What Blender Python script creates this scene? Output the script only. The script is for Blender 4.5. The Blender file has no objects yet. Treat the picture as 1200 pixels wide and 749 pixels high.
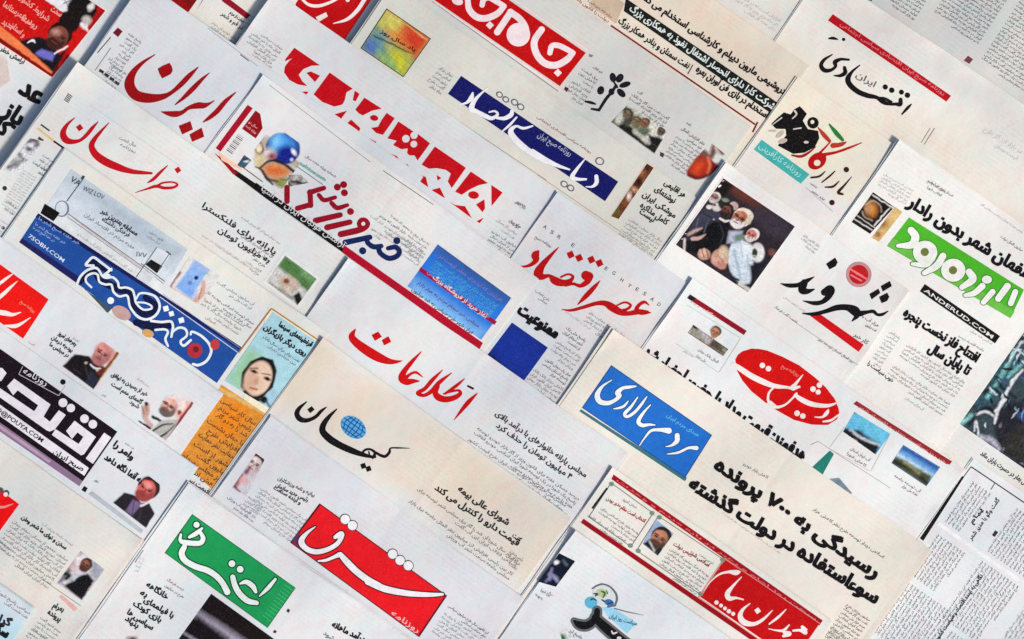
import bpy, math, random, unicodedata
import numpy as np

# ------------------------------------------------------------------ camera, light, exposure
C = bpy.context.scene.collection
SC = bpy.context.scene
MM = 0.001
PX = 0.0012            # one photograph pixel is 1.2 mm on the table
CAM_H = 3.2            # camera height over the table, metres

cam = bpy.data.cameras.new('camera')
cam.sensor_width = 36.0
cam.lens = 36.0 * CAM_H / (1200 * PX)
cam.clip_start = 0.05
cam.clip_end = 100.0
cam_o = bpy.data.objects.new('camera', cam)
cam_o.location = (0, 0, CAM_H)
C.objects.link(cam_o)
SC.camera = cam_o

SUN_EL, SUN_AZ = 38.0, 126.0       # degrees; azimuth clockwise from +Y (top of the picture): from the lower right
world = bpy.data.worlds.new('World')
SC.world = world
world.use_nodes = True
wn = world.node_tree
bgn = wn.nodes['Background']
sky = wn.nodes.new('ShaderNodeTexSky')
sky.sky_type = 'NISHITA'
sky.sun_disc = False
sky.sun_elevation = math.radians(SUN_EL)
sky.sun_rotation = math.radians(SUN_AZ)
sky.air_density = 1.0
sky.dust_density = 2.5
wn.links.new(sky.outputs[0], bgn.inputs[0])
bgn.inputs[1].default_value = 0.07

sun = bpy.data.lights.new('sun', 'SUN')
sun.energy = 2.3
sun.angle = math.radians(9)
sun.color = (1.0, 0.93, 0.84)
sun_o = bpy.data.objects.new('sun', sun)
sun_o.rotation_euler = (math.radians(90 - SUN_EL), 0, math.radians(180 - SUN_AZ))
sun_o.location = (1.5, -1.2, 2.5)
C.objects.link(sun_o)

SC.view_settings.view_transform = 'Standard'
SC.view_settings.look = 'None'
SC.view_settings.exposure = 0.62
SC.view_settings.gamma = 1.0
SC.view_settings.use_curve_mapping = False

# ------------------------------------------------------------------ small maths
rng = np.random.RandomState(7)
RND = random.Random(11)
GAIN = 0.95            # what an albedo of 1 shows as, so that print colours can be given as they look

def lin(c):
    c = np.asarray(c, dtype=float) / 255.0
    return np.where(c <= 0.04045, c / 12.92, ((c + 0.055) / 1.055) ** 2.4)

def alb(c):
    return np.clip(lin(c) / GAIN, 0.002, 0.86)

class SineNoise:
    def __init__(self, seed, wl0, wl1, n=9):
        r = np.random.RandomState(seed)
        a = r.uniform(0, 2 * math.pi, n)
        k = 2 * math.pi / r.uniform(wl0, wl1, n)
        self.kx, self.ky, self.ph = np.cos(a) * k, np.sin(a) * k, r.uniform(0, 6.28, n)
        self.n = n
    def __call__(self, x, y):
        x = np.asarray(x, float); y = np.asarray(y, float)
        s = np.zeros(np.broadcast(x, y).shape)
        for i in range(self.n):
            s = s + np.sin(x * self.kx[i] + y * self.ky[i] + self.ph[i])
        return s / math.sqrt(self.n / 2.0)

WAVE = SineNoise(3, 140, 400)
WAVE2 = SineNoise(5, 55, 110)
DZ = 1.85 * MM
def height(px, py, level):
    return 4 * MM + level * DZ + 1.9 * MM * WAVE(px, py) + 0.10 * MM * WAVE2(px, py)

def world_xyz(px, py, z):
    f = (CAM_H - z) / CAM_H
    return np.stack([(px - 600) * PX * f, (374.5 - py) * PX * f, z], axis=-1)

# ------------------------------------------------------------------ materials
def attr_material(name, attr, rough, grain, grain_scale, bump, spec=0.25, mottle=0.0):
    m = bpy.data.materials.new(name)
    m.use_nodes = True
    nt = m.node_tree
    b = nt.nodes['Principled BSDF']
    b.inputs['Roughness'].default_value = rough
    b.inputs['Specular IOR Level'].default_value = spec
    at = nt.nodes.new('ShaderNodeAttribute'); at.attribute_name = attr
    tc = nt.nodes.new('ShaderNodeTexCoord')
    n1 = nt.nodes.new('ShaderNodeTexNoise'); n1.inputs['Scale'].default_value = grain_scale; n1.inputs['Detail'].default_value = 4
    nt.links.new(tc.outputs['Object'], n1.inputs['Vector'])
    mr = nt.nodes.new('ShaderNodeMapRange')
    mr.inputs['From Min'].default_value = 0.3; mr.inputs['From Max'].default_value = 0.7
    mr.inputs['To Min'].default_value = 1 - grain; mr.inputs['To Max'].default_value = 1 + grain * 0.6
    nt.links.new(n1.outputs['Fac'], mr.inputs['Value'])
    mul = nt.nodes.new('ShaderNodeVectorMath'); mul.operation = 'SCALE'
    nt.links.new(at.outputs['Color'], mul.inputs[0]); nt.links.new(mr.outputs[0], mul.inputs['Scale'])
    col = mul.outputs[0]
    if not mottle:                       # uneven ink lay-down
        n4 = nt.nodes.new('ShaderNodeTexNoise'); n4.inputs['Scale'].default_value = 70; n4.inputs['Detail'].default_value = 6; n4.inputs['Roughness'].default_value = 0.7
        nt.links.new(tc.outputs['Object'], n4.inputs['Vector'])
        m4 = nt.nodes.new('ShaderNodeMapRange'); m4.inputs['From Min'].default_value = 0.25; m4.inputs['From Max'].default_value = 0.75
        m4.inputs['To Min'].default_value = 0.86; m4.inputs['To Max'].default_value = 1.14
        nt.links.new(n4.outputs['Fac'], m4.inputs['Value'])
        v4 = nt.nodes.new('ShaderNodeVectorMath'); v4.operation = 'SCALE'
        nt.links.new(col, v4.inputs[0]); nt.links.new(m4.outputs[0], v4.inputs['Scale'])
        n5 = nt.nodes.new('ShaderNodeTexNoise'); n5.inputs['Scale'].default_value = 900; n5.inputs['Detail'].default_value = 2
        nt.links.new(tc.outputs['Object'], n5.inputs['Vector'])
        m5 = nt.nodes.new('ShaderNodeMapRange'); m5.inputs['From Min'].default_value = 0.56; m5.inputs['From Max'].default_value = 0.8
        m5.inputs['To Min'].default_value = 0.0; m5.inputs['To Max'].default_value = 0.10
        nt.links.new(n5.outputs['Fac'], m5.inputs['Value'])
        x5 = nt.nodes.new('ShaderNodeMix'); x5.data_type = 'RGBA'
        nt.links.new(m5.outputs[0], x5.inputs[0]); nt.links.new(v4.outputs[0], x5.inputs[6]); x5.inputs[7].default_value = (0.62, 0.60, 0.56, 1)
        col = x5.outputs[2]
    if mottle:
        n2 = nt.nodes.new('ShaderNodeTexNoise'); n2.inputs['Scale'].default_value = 55; n2.inputs['Detail'].default_value = 3
        nt.links.new(tc.outputs['Object'], n2.inputs['Vector'])
        mx = nt.nodes.new('ShaderNodeMix'); mx.data_type = 'RGBA'; mx.blend_type = 'MULTIPLY'
        rmp = nt.nodes.new('ShaderNodeValToRGB')
        rmp.color_ramp.elements[0].position = 0.35; rmp.color_ramp.elements[0].color = (1.0, 0.93, 0.93, 1)
        rmp.color_ramp.elements[1].position = 0.66; rmp.color_ramp.elements[1].color = (0.93, 1.0, 0.985, 1)
        e = rmp.color_ramp.elements.new(0.5); e.color = (1, 0.99, 0.99, 1)
        nt.links.new(n2.outputs['Fac'], rmp.inputs[0])
        mx.inputs[0].default_value = mottle
        nt.links.new(col, mx.inputs[6]); nt.links.new(rmp.outputs[0], mx.inputs[7])
        col = mx.outputs[2]
    if mottle:
        mp = nt.nodes.new('ShaderNodeMapping'); mp.inputs['Rotation'].default_value = (0, 0, math.radians(35))
        nt.links.new(tc.outputs['Object'], mp.inputs['Vector'])
        sp = nt.nodes.new('ShaderNodeSeparateXYZ'); nt.links.new(mp.outputs[0], sp.inputs[0])
        ys = nt.nodes.new('ShaderNodeMath'); ys.operation = 'MULTIPLY'; ys.inputs[1].default_value = 2 * math.pi / 0.0066
        nt.links.new(sp.outputs['Y'], ys.inputs[0])
        sn = nt.nodes.new('ShaderNodeMath'); sn.operation = 'SINE'; nt.links.new(ys.outputs[0], sn.inputs[0])
        m2 = nt.nodes.new('ShaderNodeMapping'); m2.inputs['Scale'].default_value = (330, 160, 1); nt.links.new(mp.outputs[0], m2.inputs['Vector'])
        nw = nt.nodes.new('ShaderNodeTexNoise'); nw.inputs['Scale'].default_value = 1.0; nw.inputs['Detail'].default_value = 2; nt.links.new(m2.outputs[0], nw.inputs['Vector'])
        nb = nt.nodes.new('ShaderNodeTexNoise'); nb.inputs['Scale'].default_value = 9; nb.inputs['Detail'].default_value = 1; nt.links.new(mp.outputs[0], nb.inputs['Vector'])
        def ramp(src, a, c, lo=0.0, hi=1.0):
            r_ = nt.nodes.new('ShaderNodeMapRange'); r_.inputs['From Min'].default_value = a; r_.inputs['From Max'].default_value = c
            r_.inputs['To Min'].default_value = lo; r_.inputs['To Max'].default_value = hi; nt.links.new(src, r_.inputs['Value']); return r_.outputs[0]
        def mulv(p, q):
            m_ = nt.nodes.new('ShaderNodeMath'); m_.operation = 'MULTIPLY'; nt.links.new(p, m_.inputs[0]); nt.links.new(q, m_.inputs[1]); return m_.outputs[0]
        fac = mulv(mulv(ramp(sn.outputs[0], -0.1, 0.5), ramp(nw.outputs['Fac'], 0.42, 0.56)), ramp(nb.outputs['Fac'], 0.45, 0.6, 0.15, 1.0))
        v6 = nt.nodes.new('ShaderNodeVectorMath'); v6.operation = 'SCALE'
        nt.links.new(col, v6.inputs[0]); nt.links.new(ramp(fac, 0, 1, 1.0, 0.945), v6.inputs['Scale'])
        col = v6.outputs[0]
    nt.links.new(col, b.inputs['Base Color'])
    if bump:
        bp = nt.nodes.new('ShaderNodeBump'); bp.inputs['Strength'].default_value = bump; bp.inputs['Distance'].default_value = 0.006
        n3 = nt.nodes.new('ShaderNodeTexNoise'); n3.inputs['Scale'].default_value = 17; n3.inputs['Detail'].default_value = 5; n3.inputs['Roughness'].default_value = 0.45
        nt.links.new(tc.outputs['Object'], n3.inputs['Vector'])
        nt.links.new(n3.outputs['Fac'], bp.inputs['Height'])
        nt.links.new(bp.outputs[0], b.inputs['Normal'])
    return m

M_PAPER = attr_material('newsprint_paper', 'tint', 0.9, 0.055, 620, 0.34, 0.15, 0.75)
M_INK = attr_material('printing_ink', 'tint', 0.8, 0.08, 420, 0.0, 0.06)

def link_mesh(name, V, F, col, mat, parent=None):
    me = bpy.data.meshes.new(name)
    me.from_pydata(np.asarray(V).tolist(), [], F)
    a = me.attributes.new('tint', 'FLOAT_COLOR', 'POINT')
    col = np.asarray(col, dtype=np.float32)
    if col.shape[1] == 3:
        col = np.concatenate([col, np.ones((len(col), 1), np.float32)], 1)
    a.data.foreach_set('color', np.ascontiguousarray(col).ravel())
    me.materials.append(mat)
    o = bpy.data.objects.new(name, me)
    C.objects.link(o)
    if parent is not None:
        o.parent = parent
    return o

# ------------------------------------------------------------------ Arabic shaping and glyph meshes
FORMS, LIGA = {}, {}
for cp in list(range(0xFB50, 0xFBFF + 1)) + list(range(0xFE70, 0xFEFD)):
    d = unicodedata.decomposition(chr(cp)).split()
    if len(d) == 2 and d[0][0] == '<':
        FORMS.setdefault(chr(int(d[1], 16)), {})[d[0][1:-1]] = chr(cp)
    elif len(d) == 3 and d[0][0] == '<' and d[1] == '0644':
        LIGA.setdefault(chr(int(d[2], 16)), {})[d[0][1:-1]] = chr(cp)
FORMS['ـ'] = dict(initial='ـ', medial='ـ', final='ـ', isolated='ـ')

def shape_arabic(s):
    s = list(s); out = []; i = 0
    def joins_next(c): return c in FORMS and 'initial' in FORMS[c]
    def joins_prev(c): return c in FORMS and ('final' in FORMS[c])
    prev = False
    while i < len(s):
        c = s[i]
        if c == 'ل' and i + 1 < len(s) and s[i + 1] in LIGA:
            out.append(LIGA[s[i + 1]]['final' if prev else 'isolated']); prev = False; i += 2; continue
        nxt = i + 1 < len(s) and joins_next(c) and joins_prev(s[i + 1])
        if c in FORMS:
            f = FORMS[c]
            p = prev and joins_prev(c)
            k = 'medial' if p and nxt else 'final' if p else 'initial' if nxt else 'isolated'
            out.append(f.get(k, c)); prev = nxt
        else:
            out.append(c); prev = False
        i += 1
    out = out[::-1]
    # digits and latin runs read left to right
    res, run = [], []
    for ch in out:
        if ch.isdigit() or (ch.isascii() and (ch.isalnum() or ch in '@._-/')):
            run.append(ch)
        else:
            res += run[::-1]; run = []; res.append(ch)
    return res + run[::-1]

GL = {}
def _text_mesh(s, off, res):
    cu = bpy.data.curves.new('glyph', 'FONT'); cu.body = s; cu.size = 1.0; cu.offset = off; cu.fill_mode = 'FRONT'; cu.resolution_u = res
    o = bpy.data.objects.new('glyph', cu); C.objects.link(o)
    dg = bpy.context.evaluated_depsgraph_get()
    me = bpy.data.meshes.new_from_object(o.evaluated_get(dg))
    V = np.array([v.co[:2] for v in me.vertices]).reshape(-1, 2)
    F = [tuple(p.vertices) for p in me.polygons]
    bpy.data.meshes.remove(me); bpy.data.objects.remove(o); bpy.data.curves.remove(cu)
    return V, F

def glyph(c, off=0.0, res=2):
    k = (c, off, res)
    if k not in GL:
        if ('H', off) not in GL:
            GL[('H', off)] = _text_mesh('H', off, 1)[0][:, 0].max()
        if c == ' ':
            GL[k] = (np.zeros((0, 2)), [], 0.26)
        else:
            V, F = _text_mesh(c, off, res)
            adv = _text_mesh(c + 'H', off, 1)[0][:, 0].max() - GL[('H', off)]
            GL[k] = (V, F, adv)
    return GL[k]

def layout(s, off, res, arabic=True):
    seq = shape_arabic(s) if arabic else list(s)
    x = 0.0; items = []
    for n, c in enumerate(seq):
        V, F, adv = glyph(c, off, res)
        items.append((x, V, F, n))
        x += adv
    return items, x

POOL = ('دولت مجلس اقتصاد ایران تهران بازار خبر سیاسی جامعه ورزش فرهنگ قیمت نفت بانک مردم وزیر رئیس جمهور گفت است شد که را در به از با '
        'برای این آن یک دو سال ماه روز هفته کشور شهر استان ملی جهان بین الملل توسعه تولید صنعت کار طرح قانون بودجه ارز سهام خودرو مسکن آب برق گاز '
        'حمایت نظر پاسخ دیدار نشست شورا اسلامی انقلاب میلیون هزار درصد افزایش کاهش').split()

# ------------------------------------------------------------------ signed distance shapes (calligraphy, traced outlines)
def catmull(pts, step=0.45):
    P = np.array(pts, float)
    if len(P) == 2:
        n = max(2, int(np.hypot(*(P[1, :2] - P[0, :2])) / step))
        t = np.linspace(0, 1, n)[:, None]
        return P[0] * (1 - t) + P[1] * t
    E = np.concatenate([[2 * P[0] - P[1]], P, [2 * P[-1] - P[-2]]])
    out = []
    for i in range(1, len(E) - 2):
        p0, p1, p2, p3 = E[i - 1], E[i], E[i + 1], E[i + 2]
        n = max(2, int(np.hypot(*(p2[:2] - p1[:2])) / step))
        t = np.linspace(0, 1, n, endpoint=False)[:, None]
        out.append(0.5 * ((2 * p1) + (-p0 + p2) * t + (2 * p0 - 5 * p1 + 4 * p2 - p3) * t ** 2 + (-p0 + 3 * p1 - 3 * p2 + p3) * t ** 3))
    out.append(P[-1:])
    R = np.concatenate(out); R[:, 2] = np.maximum(R[:, 2], 0.25)
    return R

def d_stroke(S, X, Y):
    d = np.full(X.shape, 1e3)
    for x, y, w in S:
        np.minimum(d, np.hypot(X - x, Y - y) - w / 2, out=d)
    return d

def d_poly(P, X, Y):
    P = np.array(P, float); n = len(P)
    d = np.full(X.shape, 1e6); ins = np.zeros(X.shape, bool)
    for i in range(n):
        ax, ay = P[i]; bx, by = P[(i + 1) % n]
        ex, ey = bx - ax, by - ay
        L = ex * ex + ey * ey + 1e-9
        t = np.clip(((X - ax) * ex + (Y - ay) * ey) / L, 0, 1)
        np.minimum(d, (X - ax - t * ex) ** 2 + (Y - ay - t * ey) ** 2, out=d)
        c = ((ay > Y) != (by > Y)) & (X < (ex * (Y - ay) / (ey if abs(ey) > 1e-9 else 1e-9) + ax))
        ins ^= c
    d = np.sqrt(d)
    return np.where(ins, -d, d)

def d_ell(cx, cy, rx, ry, ang, X, Y):
    ca, sa = math.cos(math.radians(ang)), math.sin(math.radians(ang))
    u = (X - cx) * ca + (Y - cy) * sa; v = -(X - cx) * sa + (Y - cy) * ca
    return (np.sqrt((u / rx) ** 2 + (v / ry) ** 2) - 1) * min(rx, ry)

class Fr:
    """turns measurements taken in an enlarged crop into photograph pixels"""
    def __init__(s, ox, oy, f): s.ox, s.oy, s.f = ox, oy, f
    def p(s, *a): return [(s.ox + x / s.f, s.oy + y / s.f) for x, y in a]
    def st(s, *a): return ('st', [(s.ox + x / s.f, s.oy + y / s.f, w / s.f) for x, y, w in a])
    def po(s, *a): return ('po', s.p(*a))
    def el(s, cx, cy, rx, ry=None, ang=0): return ('el', (s.ox + cx / s.f, s.oy + cy / s.f, rx / s.f, (ry or rx) / s.f, ang))
    def ci(s, *a): return [s.el(x, y, r) for x, y, r in a]
    def di(s, cx, cy, r, ang=10):     # a nib-cut dot
        c = []
        for k in range(4):
            t = math.radians(ang + 90 * k)
            c.append((cx + 1.25 * r * math.cos(t), cy + 1.25 * r * math.sin(t)))
        return s.po(*c)
K1 = Fr(0, 0, 1.0)

def sdf(prims, X, Y):
    d = np.full(X.shape, 1e3)
    for kind, a in prims:
        if kind == 'st': e = d_stroke(catmull(a), X, Y)
        elif kind == 'po': e = d_poly(a, X, Y)
        else: e = d_ell(*a, X, Y)
        np.minimum(d, e, out=d)
    return d

def bounds(prims):
    b = []
    for kind, a in prims:
        if kind == 'st':
            for x, y, w in a: b += [(x - w, y - w), (x + w, y + w)]
        elif kind == 'po': b += list(a)
        else: r = max(a[2], a[3]); b += [(a[0] - r, a[1] - r), (a[0] + r, a[1] + r)]
    b = np.array(b)
    return b[:, 0].min(), b[:, 1].min(), b[:, 0].max(), b[:, 1].max()

def march(prims, holes, off, step):
    x0, y0, x1, y1 = bounds(prims); pad = 1.5 + max(off, 0)
    xs = np.arange(x0 - pad, x1 + pad, step); ys = np.arange(y0 - pad, y1 + pad, step)
    X, Y = np.meshgrid(xs, ys)
    f = sdf(prims, X, Y) - off
    if holes: f = np.maximum(f, -sdf(holes, X, Y))
    f = np.where(np.abs(f) < 1e-5, 1e-5, f)
    ins = f < 0
    nx = len(xs)
    V = [np.stack([X.ravel(), Y.ravel()], 1)]; n = X.size
    cnt = ins[:-1, :-1].astype(int) + ins[1:, :-1] + ins[:-1, 1:] + ins[1:, 1:]
    F = []
    jj, ii = np.where(cnt == 4)
    a = jj * nx + ii
    F = [(int(q + nx), int(q + nx + 1), int(q + 1), int(q)) for q in a]
    extra = []; cache = {}
    def cross(p, q):
        k = (p, q) if p < q else (q, p)
        if k not in cache:
            fp, fq = f.flat[p], f.flat[q]; t = fp / (fp - fq)
            extra.append((X.flat[p] + (X.flat[q] - X.flat[p]) * t, Y.flat[p] + (Y.flat[q] - Y.flat[p]) * t))
            cache[k] = n + len(extra) - 1
        return cache[k]
    fi = ins.ravel()
    jj, ii = np.where((cnt > 0) & (cnt < 4))
    for j, i in zip(jj, ii):
        q = int(j * nx + i); c = (q + nx, q + nx + 1, q + 1, q); poly = []
        for m in range(4):
            p, r = c[m], c[(m + 1) % 4]
            if fi[p]: poly.append(p)
            if fi[p] != fi[r]: poly.append(cross(p, r))
        if len(poly) > 2: F.append(tuple(poly))
    if extra: V.append(np.array(extra))
    V = np.concatenate(V)
    used = np.unique(np.concatenate([np.array(t) for t in F])) if F else np.array([], int)
    remap = -np.ones(len(V), int); remap[used] = np.arange(len(used))
    return V[used], [tuple(int(remap[v]) for v in t) for t in F]

# ------------------------------------------------------------------ newspapers
ANG = 35.0
EU = (math.cos(math.radians(ANG)), math.sin(math.radians(ANG)))
EV = (-EU[1], EU[0])
def uv(U, V): return (EU[0] * U + EV[0] * V, EU[1] * U + EV[1] * V)
PAPERS = []

def sat_overlap(A, B, tol=1.0):
    for P in (A, B):
        for i in range(4):
            e = P[(i + 1) % 4] - P[i]; nrm = np.array([-e[1], e[0]]); nrm /= np.hypot(*nrm)
            a, b = A @ nrm, B @ nrm
            if a.max() - tol < b.min() or b.max() - tol < a.min(): return False
    return True

class Paper:
    def __init__(s, label, U0, V0, U1, V1, dang=0.0, tint=(214, 216, 221), tint2=(222, 219, 212), bands=(), gap=2.2, seed=0, pages=True):  # tints hold paper colour plus painted light falloff, paler towards the right
        s.tl = np.array(uv(U0, V0)); a = math.radians(ANG + dang)
        s.e1 = np.array([math.cos(a), math.sin(a)]); s.e2 = np.array([-s.e1[1], s.e1[0]])
        s.w, s.h = U1 - U0, V1 - V0
        s.corners = np.array([s.tl, s.tl + s.e1 * s.w, s.tl + s.e1 * s.w + s.e2 * s.h, s.tl + s.e2 * s.h])
        s.level = 1 + max([q.level for q in PAPERS if sat_overlap(s.corners, q.corners)], default=0)
        PAPERS.append(s)
        fr = np.random.RandomState(300 + len(PAPERS))
        s.fold = (fr.uniform(0.42, 0.58), fr.choice([-1, 1]) * fr.uniform(0.15, 0.36), fr.uniform(40, 190), fr.choice([-1, 1]) * fr.uniform(0.05, 0.25))
        e = bpy.data.objects.new('newspaper', None)
        e.empty_display_size = 0.03
        z = float(height(s.corners[3][0], s.corners[3][1], s.level)) - 0.9 * MM
        c = s.corners.mean(0)
        e.location = (0, 0, 0)
        C.objects.link(e)
        e['label'] = label; e['category'] = 'newspaper'; e['group'] = 'newspapers laid in overlapping rows'
        s.root = e
        s.noise = SineNoise(100 + len(PAPERS) + seed, 60, 240)
        s._sheet('sheet', s.tl, s.w, s.h, 0.0, 0.5 * MM, tint, tint2, bands, 5.5)
        if pages:
            r = np.random.RandomState(40 + len(PAPERS))
            o = s.tl + s.e1 * (-gap * r.uniform(0.4, 1.0)) + s.e2 * (-0.6 * gap * r.uniform(0.0, 1.0))
            s._sheet('inner_pages', o, s.w + gap * r.uniform(0.6, 1.7), s.h, -0.62 * MM, 0.55 * MM, tuple(np.array(tint) * 0.97), tint2, (), 12.0)
    def _sheet(s, name, tl, w, h, dz, th, tint, tint2, bands, cell):
        nu, nv = max(2, int(w / cell)), max(2, int(h / cell))
        u = np.linspace(0, w, nu + 1); v = np.linspace(0, h, nv + 1)
        UU, VV = np.meshgrid(u, v)
        r = np.random.RandomState(len(PAPERS) * 3 + (7 if dz else 1))
        wob = SineNoise(r.randint(9999), 70, 200, 5)
        X = tl[0] + s.e1[0] * UU + s.e2[0] * VV; Y = tl[1] + s.e1[1] * UU + s.e2[1] * VV
        k = np.zeros(UU.shape); k[:, 0] = 1; k[:, -1] = 1; k[0, :] = 1; k[-1, :] = 1
        X = X + k * 0.35 * wob(X, Y); Y = Y + k * 0.35 * wob(Y + 90, X)
        Z = s.z(X, Y) + dz
        top = world_xyz(X, Y, Z).reshape(-1, 3)
        n = len(top); W1 = nu + 1
        idx = np.arange(n).reshape(nv + 1, nu + 1)
        q = np.stack([idx[1:, :-1], idx[1:, 1:], idx[:-1, 1:], idx[:-1, :-1]], -1).reshape(-1, 4)
        ring = list(idx[0, :-1]) + list(idx[:-1, -1]) + list(idx[-1, :0:-1]) + list(idx[:0:-1, 0])
        low = top[ring].copy(); low[:, 2] -= th
        m = len(ring)
        side = [(int(ring[i]), int(ring[(i + 1) % m]), n + (i + 1) % m, n + i) for i in range(m)]
        # flat underside closes the sheet
        bot = top.copy(); bot[:, 2] -= th
        V = np.concatenate([top, low])
        t = 0.5 + 0.5 * np.clip(s.noise(X, Y) * 0.8, -1, 1)
        neutral = np.array([0.995, 1.012, 0.985])
        c1, c2 = alb(tint) * neutral, alb(tint2) * neutral
        col = c1 * (1 - t[..., None]) + c2 * t[..., None]
        for v0, v1, cb, soft in bands:
            wgt = np.clip((VV - v0) / soft + 0.5, 0, 1) * np.clip((v1 - VV) / soft + 0.5, 0, 1)
            wgt = (wgt * (0.75 + 0.25 * np.clip(s.noise(Y, X), -1, 1)))[..., None]
            col = col * (1 - wgt) + alb(cb) * wgt
        col = col.reshape(-1, 3)
        col = np.concatenate([col, col[ring]])
        link_mesh(name, V, [tuple(int(a) for a in f) for f in q] + side, col, M_PAPER, s.root)
    def z(s, px, py):
        dx, dy = px - s.tl[0], py - s.tl[1]
        u = dx * s.e1[0] + dy * s.e1[1]; v = dx * s.e2[0] + dy * s.e2[1]
        d = np.exp(-(u / 13.0) ** 2) + np.exp(-((s.w - u) / 13.0) ** 2) + 0.9 * np.exp(-(v / 9.0) ** 2)
        k = s.fold[1] * np.exp(-np.abs(u - s.fold[0] * s.w) / 7.0) + s.fold[3] * np.exp(-np.abs(v - s.fold[2]) / 6.0)
        return height(px, py, s.level) + (k - 0.42 * np.clip(d, 0, 1.1)) * MM
    def at(s, u, v): return tuple(s.tl + s.e1 * u + s.e2 * v)

SEPARATE = {'headline', 'body_text', 'bullet', 'rule', 'subtitle', 'subheading', 'panel', 'spot'}

class Ink:
    """one printed part of a newspaper"""
    def __init__(s, paper, name, parent=None, k=0, label=None):
        s.p, s.name, s.k, s.label = paper, name, k, label
        s.parent = parent or paper.root
        s.V, s.F, s.Cc, s.Z, s.n = [], [], [], [], 0
        s.calls = []
    def _add(s, V, F, col, k=0.0, zj=None):
        V = np.asarray(V, float)
        if not len(V): return s
        s.V.append(V)
        s.F += [tuple(a + s.n for a in f) for f in F]
        col = np.asarray(col, float)
        s.Cc.append(np.tile(col, (len(V), 1)) if col.ndim == 1 else col)
        z = np.full(len(V), k, float)
        if zj is not None: z += zj
        s.Z.append(z); s.n += len(V)
        return s
    def grid(s, c, colfn, k=0.0, cell=8.0, cut=False):
        c = np.array(c, float)
        nu = max(1, int(math.ceil(max(np.hypot(*(c[1] - c[0])), np.hypot(*(c[2] - c[3]))) / cell)))
        nv = max(1, int(math.ceil(max(np.hypot(*(c[3] - c[0])), np.hypot(*(c[2] - c[1]))) / cell)))
        a, b = np.meshgrid(np.linspace(0, 1, nu + 1), np.linspace(0, 1, nv + 1))
        a, b = a[..., None], b[..., None]
        P = (c[0] * (1 - a) + c[1] * a) * (1 - b) + (c[3] * (1 - a) + c[2] * a) * b
        idx = np.arange((nu + 1) * (nv + 1)).reshape(nv + 1, nu + 1)
        q = np.stack([idx[1:, :-1], idx[1:, 1:], idx[:-1, 1:], idx[:-1, :-1]], -1).reshape(-1, 4)
        col = colfn(P[..., 0], P[..., 1]).reshape(-1, 3) if callable(colfn) else alb(colfn)
        if cut:                              # a cut-out picture: nothing is printed round the figure
            q = q[(colfn.cov.ravel()[q] > 0.45).any(1)]
        return s._add(P.reshape(-1, 2), [tuple(int(x) for x in f) for f in q], col, k)
    def quad(s, c, col, k=0.0):
        s.calls.append(len(s.V))
        return s.grid(c, col, k)
    def line(s, a, b, w, col, k=0.0):
        s.calls.append(len(s.V))
        a, b = np.array(a, float), np.array(b, float); d = b - a; d /= np.hypot(*d); n = np.array([-d[1], d[0]]) * w / 2
        return s.quad([a - n, b - n, b + n, a + n], col, k)
    def frame(s, c, w, col, k=0.0):
        c = np.array(c, float); m = c.mean(0); inn = []
        for i in range(4):
            e1 = c[(i + 1) % 4] - c[i]; e2 = c[i - 1] - c[i]
            inn.append(c[i] + w * (e1 / np.hypot(*e1) + e2 / np.hypot(*e2)))
        for i in range(4):
            j = (i + 1) % 4
            s.quad([c[i], c[j], inn[j], inn[i]], col, k)
        return s
    def shape(s, prims, col, k=0.0, off=0.0, holes=None, step=0.5):
        s.calls.append(len(s.V))
        V, F = march(prims, holes, off, step)
        return s._add(V, F, alb(col), k)
    def _items(s, items, org, ex, ey, sx, sy, col, k, shear=0.0):
        for x, V, F, n in items:
            if not len(V): continue
            lx = (V[:, 0] + x + shear * V[:, 1]) * sx; ly = V[:, 1] * sy
            P = np.stack([org[0] + ex[0] * lx + ey[0] * ly, org[1] + ex[1] * lx + ey[1] * ly], 1)
            s._add(P, F, col, k + (0.35 if n % 2 else 0.0) + max(0.0, sy - 6) * 0.17)
    def fit(s, txt, a, b, size, col=(22, 20, 24), off=0.02, k=0.0, arabic=True, res=2, stretch=True):
        """txt set on the baseline from a to b (both in photograph pixels)"""
        s.calls.append(len(s.V))
        a, b = np.array(a, float), np.array(b, float); d = b - a; L = np.hypot(*d); ex = d / L; ey = np.array([ex[1], -ex[0]])
        items, adv = layout(txt, 0.012, res, arabic)
        sx = L / adv if stretch else size
        r = max(0.0, off - 0.016) * size * 1.15
        for n, (dx, dy) in enumerate(((0, 0), (1, 1), (-1, -1), (1, -1), (-1, 1)) if r > 0.05 else ((0, 0),)):
            o = a + ex * dx * r + ey * dy * r * 0.8
            s._items(items, o, ex, ey, sx, size, alb(col), k + n * 0.065)
        return s
    def para(s, tl, tr, n, pitch, col=(74, 74, 80), off=0.014, size=None, last=0.6, seed=0, res=1, ragged=0.0, k=0.0, center=False):
        s.calls.append(len(s.V))
        tl, tr = np.array(tl, float), np.array(tr, float); d = tr - tl; L = np.hypot(*d); ex = d / L; ey = np.array([ex[1], -ex[0]])
        size = size or pitch * 0.98
        col = np.array(col) * (1 - min(0.30, max(0, off - 0.012) * 11)) * 0.84 + 38; off = 0.012
        r = random.Random(seed * 77 + n + int(tl[0] * 3 + tl[1] * 5))
        for i in range(n):
            w = L * (last if i == n - 1 else 1 - ragged * r.random())
            words = []; adv = 0
            while True:
                words.append(r.choice(POOL))
                adv = layout(' '.join(words), off, res)[1]
                if adv * size > w * 0.93: break
            items, adv = layout(' '.join(words), off, res)
            base = tl - ey * (pitch * (i + 0.75))
            x0 = (L - w) * (0.5 if center else 1.0)
            s._items(items, base + ex * x0, ex, ey, w / adv, size * 0.88, alb(col), k)
        return s
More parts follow.
